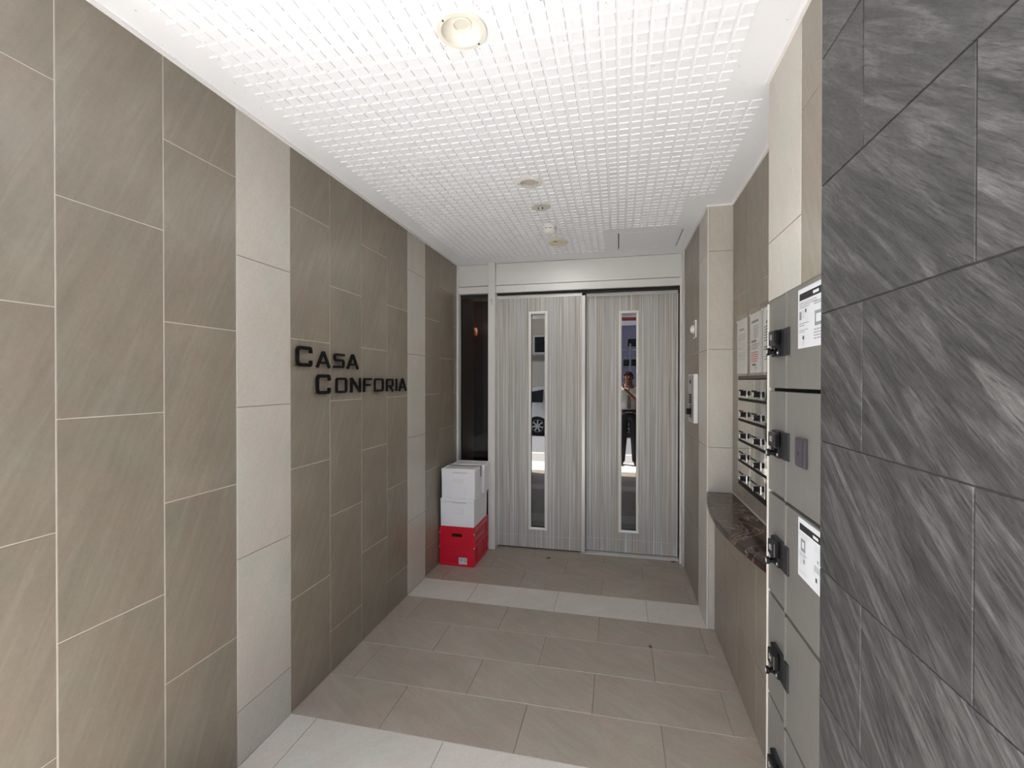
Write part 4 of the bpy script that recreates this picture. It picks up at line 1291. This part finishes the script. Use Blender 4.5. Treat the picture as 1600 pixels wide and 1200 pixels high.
for s in (1, -1):
    car_pane('quarter_window', [(-1.80, 0.98), (-1.62, 1.25), (-1.06, 1.36), (-1.06, 0.98)], s)
    car_pane('rear_window', [(-1.00, 0.98), (-1.00, 1.375), (-0.34, 1.41), (-0.30, 0.98)], s)
    car_pane('front_window', [(-0.24, 0.98), (-0.27, 1.41), (0.30, 1.37), (0.72, 1.10), (0.78, 0.98)], s)
    for x in (-0.86, -0.10):
        obj('door_handle', box_mesh('door_handle', x, x + 0.16, s * HW, s * (HW + 0.025), 0.84, 0.875, 0.006), M_CARW, car)
    obj('sill_trim', box_mesh('sill_trim', -0.84, 0.90, s * (HW - 0.02), s * (HW + 0.006), 0.21, 0.28, 0.004), M_TYRE, car)
    for x in (-0.95, -0.27):
        obj('door_seam', box_mesh('door_seam', x, x + 0.008, s * (HW - 0.01), s * (HW + 0.0015), 0.32, 0.95), M_SHADOW, car)
    obj('tail_lamp', box_mesh('tail_lamp', -2.045, -1.82, s * (HW - 0.10), s * (HW + 0.004), 0.72, 0.92, 0.02), mat('tail_red', (150, 20, 22), 0.2), car)
    obj('head_lamp', box_mesh('head_lamp', 1.56, 1.89, s * (HW - 0.16), s * (HW + 0.003), 0.60, 0.76, 0.02), M_PAPER, car)
    obj('mirror', box_mesh('mirror', 0.60, 0.72, s * HW, s * (HW + 0.16), 0.98, 1.10, 0.02), M_CARW, car)
    for wx in (-1.22, 1.28):
        w_ = lathe('wheel', [(0.17, -0.085), (0.26, -0.09), (0.285, -0.07), (0.285, 0.07), (0.26, 0.09), (0.19, 0.088), (0.18, 0.06), (0.17, -0.085)], M_TYRE, car, (wx, s * (HW - 0.085), 0.285), n=36, axis='Y', cap=False)
        lathe('rim', [(0.195, 0.0), (0.195, 0.075), (0.18, 0.08), (0.17, 0.06), (0.165, 0.0)], M_RIM, w_, (0, 0, 0) if s > 0 else (0, -0.075, 0), n=36, axis='Y', cap=False)
        lathe('brake_drum', [(0.0005, 0.02), (0.16, 0.02)], M_SHADOW, w_, n=24, axis='Y', cap=False)
        for k in range(7):
            bm = bmesh.new()
            add_prism(bm, [(-0.022, 0.03), (0.022, 0.03), (0.030, 0.172), (-0.014, 0.172)], 'Y', s * 0.045, s * 0.072)
            obj('spoke', to_mesh('spoke', bm), M_RIM, w_, None, (0, k * 2 * PI / 7, 0))
        lathe('hub', [(0.0005, 0.0), (0.045, 0.0), (0.045, s * 0.075), (0.0005, s * 0.078)], M_RIM, w_, n=20, axis='Y', cap=False)
prism('windscreen', [(0.385, 1.432), (0.79, 1.205), (0.80, 1.215), (0.39, 1.445)], 'Y', -0.54, 0.54, M_CGLASS, car)
prism('rear_screen', [(-1.755, 1.285), (-1.935, 1.035), (-1.945, 1.045), (-1.765, 1.295)], 'Y', -0.56, 0.56, M_CGLASS, car)
obj('number_plate', box_mesh('number_plate', 1.90, 1.925, -0.17, 0.17, 0.38, 0.54), M_PAPER, car)

# ------------------------------------------------------------------ the photographer, reflected in the right door slit
def skin_mesh(name, verts, edges, radii, root=0, levels=2):
    me = bpy.data.meshes.new(name)
    me.from_pydata([tuple(v) for v in verts], edges, [])
    o = bpy.data.objects.new(name, me)
    COL.objects.link(o)
    sk = o.modifiers.new('skin', 'SKIN')
    sk.use_smooth_shade = True
    for i, r in enumerate(radii):
        sv = me.skin_vertices[0].data[i]
        sv.radius = r if isinstance(r, tuple) else (r, r)
        sv.use_root = (i == root)
    sb = o.modifiers.new('sub', 'SUBSURF')
    sb.levels = sb.render_levels = levels
    dg = bpy.context.evaluated_depsgraph_get()
    res = bpy.data.meshes.new_from_object(o.evaluated_get(dg))
    bpy.data.objects.remove(o)
    for p in res.polygons:
        p.use_smooth = True
    res.name = name
    return res

person = thing('person', 'person in white shirt, striped tie and dark trousers holding up a phone', 'person', (0.19, -0.30, -0.001))
M_SKIN = mat('skin', (150, 106, 84), 0.5)
M_HAIR = mat('dark_hair', (18, 15, 14), 0.85, spec=0.1)
M_SHIRT = mat('white_shirt', (232, 234, 240), 0.7)
M_TROUSER = mat('charcoal_trousers', (32, 31, 35), 0.75)
M_SHOE = mat('black_leather', (18, 17, 17), 0.3)
PHX, PHY, PHZ = -0.215, 0.262, 1.497        # phone centre relative to the person
J = dict(pelvis=(0, 0, 0.93), waist=(0, 0.0, 1.05), chest=(0, 0.0, 1.26), neck0=(0, 0.0, 1.41), neck=(0, 0.015, 1.475), head0=(0, 0.03, 1.535), head=(-0.005, 0.03, 1.60), crown=(-0.005, 0.02, 1.655),
         sR=(0.165, 0.0, 1.375), eR=(0.150, 0.16, 1.15), wR=(-0.085, 0.225, 1.40), sL=(-0.165, 0.0, 1.375), eL=(-0.28, 0.12, 1.15), wL=(-0.315, 0.225, 1.41),
         hR=(0.085, 0, 0.90), kR=(0.105, 0.03, 0.49), aR=(0.120, -0.01, 0.10), fR=(0.135, 0.10, 0.045), hL=(-0.085, 0, 0.90), kL=(-0.105, 0.03, 0.49), aL=(-0.125, -0.01, 0.10), fL=(-0.145, 0.10, 0.045))
names = list(J)
ix = {n_: i for i, n_ in enumerate(names)}
E_ = [('pelvis', 'waist'), ('waist', 'chest'), ('chest', 'neck0'), ('neck0', 'neck'), ('neck', 'head0'), ('head0', 'head'), ('head', 'crown'), ('neck0', 'sR'), ('sR', 'eR'), ('eR', 'wR'), ('neck0', 'sL'), ('sL', 'eL'), ('eL', 'wL'), ('pelvis', 'hR'), ('hR', 'kR'), ('kR', 'aR'), ('aR', 'fR'), ('pelvis', 'hL'), ('hL', 'kL'), ('kL', 'aL'), ('aL', 'fL')]
R_ = dict(pelvis=(0.125, 0.095), waist=(0.125, 0.095), chest=(0.145, 0.105), neck0=(0.10, 0.075), neck=0.055, head0=(0.066, 0.078), head=(0.080, 0.098), crown=(0.060, 0.075), sR=0.055, eR=0.040, wR=0.026, sL=0.055, eL=0.040, wL=0.026, hR=0.085, kR=0.056, aR=0.036, fR=0.03, hL=0.085, kL=0.056, aL=0.036, fL=0.03)
body = obj('body', skin_mesh('body', [J[n_] for n_ in names], [(ix[a], ix[b]) for a, b in E_], [R_[n_] for n_ in names]), M_SKIN, person)
def garment(name, keys, edges, rad, m_, root=0):
    k = {n_: i for i, n_ in enumerate(keys)}
    return obj(name, skin_mesh(name, [J[n_] if isinstance(n_, str) else n_ for n_ in keys], [(k[a], k[b]) for a, b in edges], rad, root), m_, person)
def lerp(a, b, t):
    return tuple(x + (y_ - x) * t for x, y_ in zip(a, b))
J['cuffR'], J['cuffL'] = lerp(J['eR'], J['wR'], 0.12), lerp(J['eL'], J['wL'], 0.12)
J['hem'] = (0, 0, 0.90)
J['band'] = (0, 0, 1.03)
for s_ in 'RL':
    J['c' + s_] = (J['a' + s_][0], J['a' + s_][1], 0.03)
garment('shirt', ['hem', 'waist', 'chest', 'neck0', 'sR', 'eR', 'sL', 'eL'], [('hem', 'waist'), ('waist', 'chest'), ('chest', 'neck0'), ('neck0', 'sR'), ('sR', 'eR'), ('neck0', 'sL'), ('sL', 'eL')],
        [(0.150, 0.115), (0.152, 0.118), (0.172, 0.125), (0.112, 0.086), 0.074, 0.062, 0.074, 0.062], M_SHIRT)
garment('trousers', ['pelvis', 'band', 'hR', 'kR', 'aR', 'cR', 'hL', 'kL', 'aL', 'cL'], [('pelvis', 'band'), ('pelvis', 'hR'), ('hR', 'kR'), ('kR', 'aR'), ('aR', 'cR'), ('pelvis', 'hL'), ('hL', 'kL'), ('kL', 'aL'), ('aL', 'cL')],
        [(0.168, 0.130), (0.164, 0.128), 0.108, 0.080, 0.066, 0.064, 0.108, 0.080, 0.066, 0.064], M_TROUSER)
for s in ('R', 'L'):
    f, a = J['f' + s], J['a' + s]
    obj('shoe', skin_mesh('shoe', [(a[0], a[1] - 0.05, 0.045), (a[0], a[1] + 0.02, 0.055), (f[0], f[1] + 0.02, 0.040), (f[0], f[1] + 0.09, 0.030)], [(0, 1), (1, 2), (2, 3)], [(0.038, 0.044), (0.045, 0.054), (0.048, 0.038), (0.036, 0.026)]), M_SHOE, person)
# tie with diagonal stripes
tm = bpy.data.materials.new('striped_tie')
tm.use_nodes = True
nt = tm.node_tree
wv_ = nt.nodes.new('ShaderNodeTexWave')
wv_.wave_type = 'BANDS'
wv_.bands_direction = 'DIAGONAL'
wv_.inputs['Scale'].default_value = 22
nt.links.new(nt.nodes.new('ShaderNodeTexCoord').outputs['Object'], wv_.inputs['Vector'])
nt.links.new(ramp(nt, wv_.outputs[0], [(0.55, (58, 22, 30)), (0.62, (196, 186, 184))]), nt.nodes['Principled BSDF'].inputs['Base Color'])
tp = [(-0.012, 1.415), (0.016, 1.415), (0.020, 1.385), (0.013, 1.372), (0.036, 1.06), (0.002, 1.015), (-0.034, 1.06), (-0.011, 1.372), (-0.018, 1.385)]
bm = bmesh.new()
def tie_y(z):
    return 0.092 + 0.040 * min(1.0, max(0.0, (1.42 - z) / 0.14))
a = [bm.verts.new((x, tie_y(z) + 0.008, z)) for x, z in tp]
b = [bm.verts.new((x, tie_y(z), z)) for x, z in tp]
bm.faces.new(a)
bm.faces.new(b)
for k in range(len(tp)):
    bm.faces.new((a[k], a[(k + 1) % len(tp)], b[(k + 1) % len(tp)], b[k]))
bmesh.ops.triangulate(bm, faces=bm.faces[:])
obj('tie', to_mesh('tie', bm), tm, person)
belt = lathe('belt', [(0.160, -0.018), (0.160, 0.018)], M_SHOE, person, (0, 0, 0.992), n=32, cap=False)
belt.scale = (1.0, 0.79, 1.0)
# head details: nose, ears, brow-eyes, mouth, hair cap
HC = Vector((-0.005, 0.03, 1.595))
def blob(name, c, r, m_, n=12):
    bm = bmesh.new()
    bmesh.ops.create_uvsphere(bm, u_segments=n * 2, v_segments=n, radius=1.0)
    for v in bm.verts:
        v.co = Vector((v.co.x * r[0], v.co.y * r[1], v.co.z * r[2]))
    return obj(name, to_mesh(name, bm, True), m_, person, c)
blob('nose', HC + Vector((0, 0.094, -0.012)), (0.014, 0.018, 0.022), M_SKIN)
for s in (-1, 1):
    blob('ear', HC + Vector((s * 0.080, -0.004, -0.008)), (0.012, 0.020, 0.032), M_SKIN)
    blob('eye', HC + Vector((s * 0.031, 0.083, 0.012)), (0.014, 0.008, 0.008), M_HAIR)
    blob('eyebrow', HC + Vector((s * 0.032, 0.086, 0.030)), (0.021, 0.007, 0.005), M_HAIR)
blob('mouth', HC + Vector((0, 0.083, -0.048)), (0.024, 0.008, 0.007), mat('lips', (124, 70, 62), 0.5))
bm = bmesh.new()
bmesh.ops.create_uvsphere(bm, u_segments=28, v_segments=18, radius=1.0)
bmesh.ops.delete(bm, geom=[v for v in bm.verts if v.co.z < (0.30 if v.co.y > 0.25 else -0.45)], context='VERTS')
for v in bm.verts:
    v.co = Vector((v.co.x * 0.084, v.co.y * 0.098, v.co.z * 0.098))
obj('hair', to_mesh('hair', bm, True), M_HAIR, person, HC + Vector((0, -0.012, 0.012)))
# hands: palm and five fingers closed on the phone edges
def hand(wrist, side):
    w = Vector(wrist)
    tgt = Vector((PHX + side * 0.062, PHY - 0.012, PHZ - 0.010))
    d = (tgt - w).normalized()
    palm = w.lerp(tgt, 0.62)
    V = [w, palm]
    E2 = [(0, 1)]
    R2_ = [(0.025, 0.020), (0.030, 0.017)]
    for k in range(4):
        off = Vector((side * 0.006, 0.012, 0.030 - 0.019 * k))
        ln = (0.9, 1.0, 0.95, 0.75)[k]
        p1 = palm + Vector((side * 0.026, 0.012, 0.0)) * ln + off
        p2 = p1 + Vector((side * 0.004, 0.030, 0.006)) * ln
        p3 = p2 + Vector((-side * 0.026, 0.008, 0.004)) * ln
        i = len(V)
        V += [p1, p2, p3]
        E2 += [(1, i), (i, i + 1), (i + 1, i + 2)]
        R2_ += [0.0095, 0.0085, 0.0070]
    i = len(V)
    V += [palm + Vector((-side * 0.014, -0.020, 0.020)), palm + Vector((-side * 0.030, -0.016, 0.044))]
    E2 += [(1, i), (i, i + 1)]
    R2_ += [0.011, 0.008]
    obj('hand', skin_mesh('hand', V, E2, R2_), M_SKIN, person)
hand(J['wR'], 1)
hand(J['wL'], -1)
phone = thing('phone', 'dark phone held up at face height by the person', 'phone', (0.19 + PHX, -0.30 + PHY, PHZ))
obj('case', box_mesh('case', -0.074, 0.074, -0.004, 0.004, -0.036, 0.036, 0.003), M_BLACK_GLOSS, phone)
obj('camera_bump', box_mesh('camera_bump', -0.066, -0.036, 0.004, 0.006, 0.004, 0.030, 0.001), M_DARK_GREY, phone)
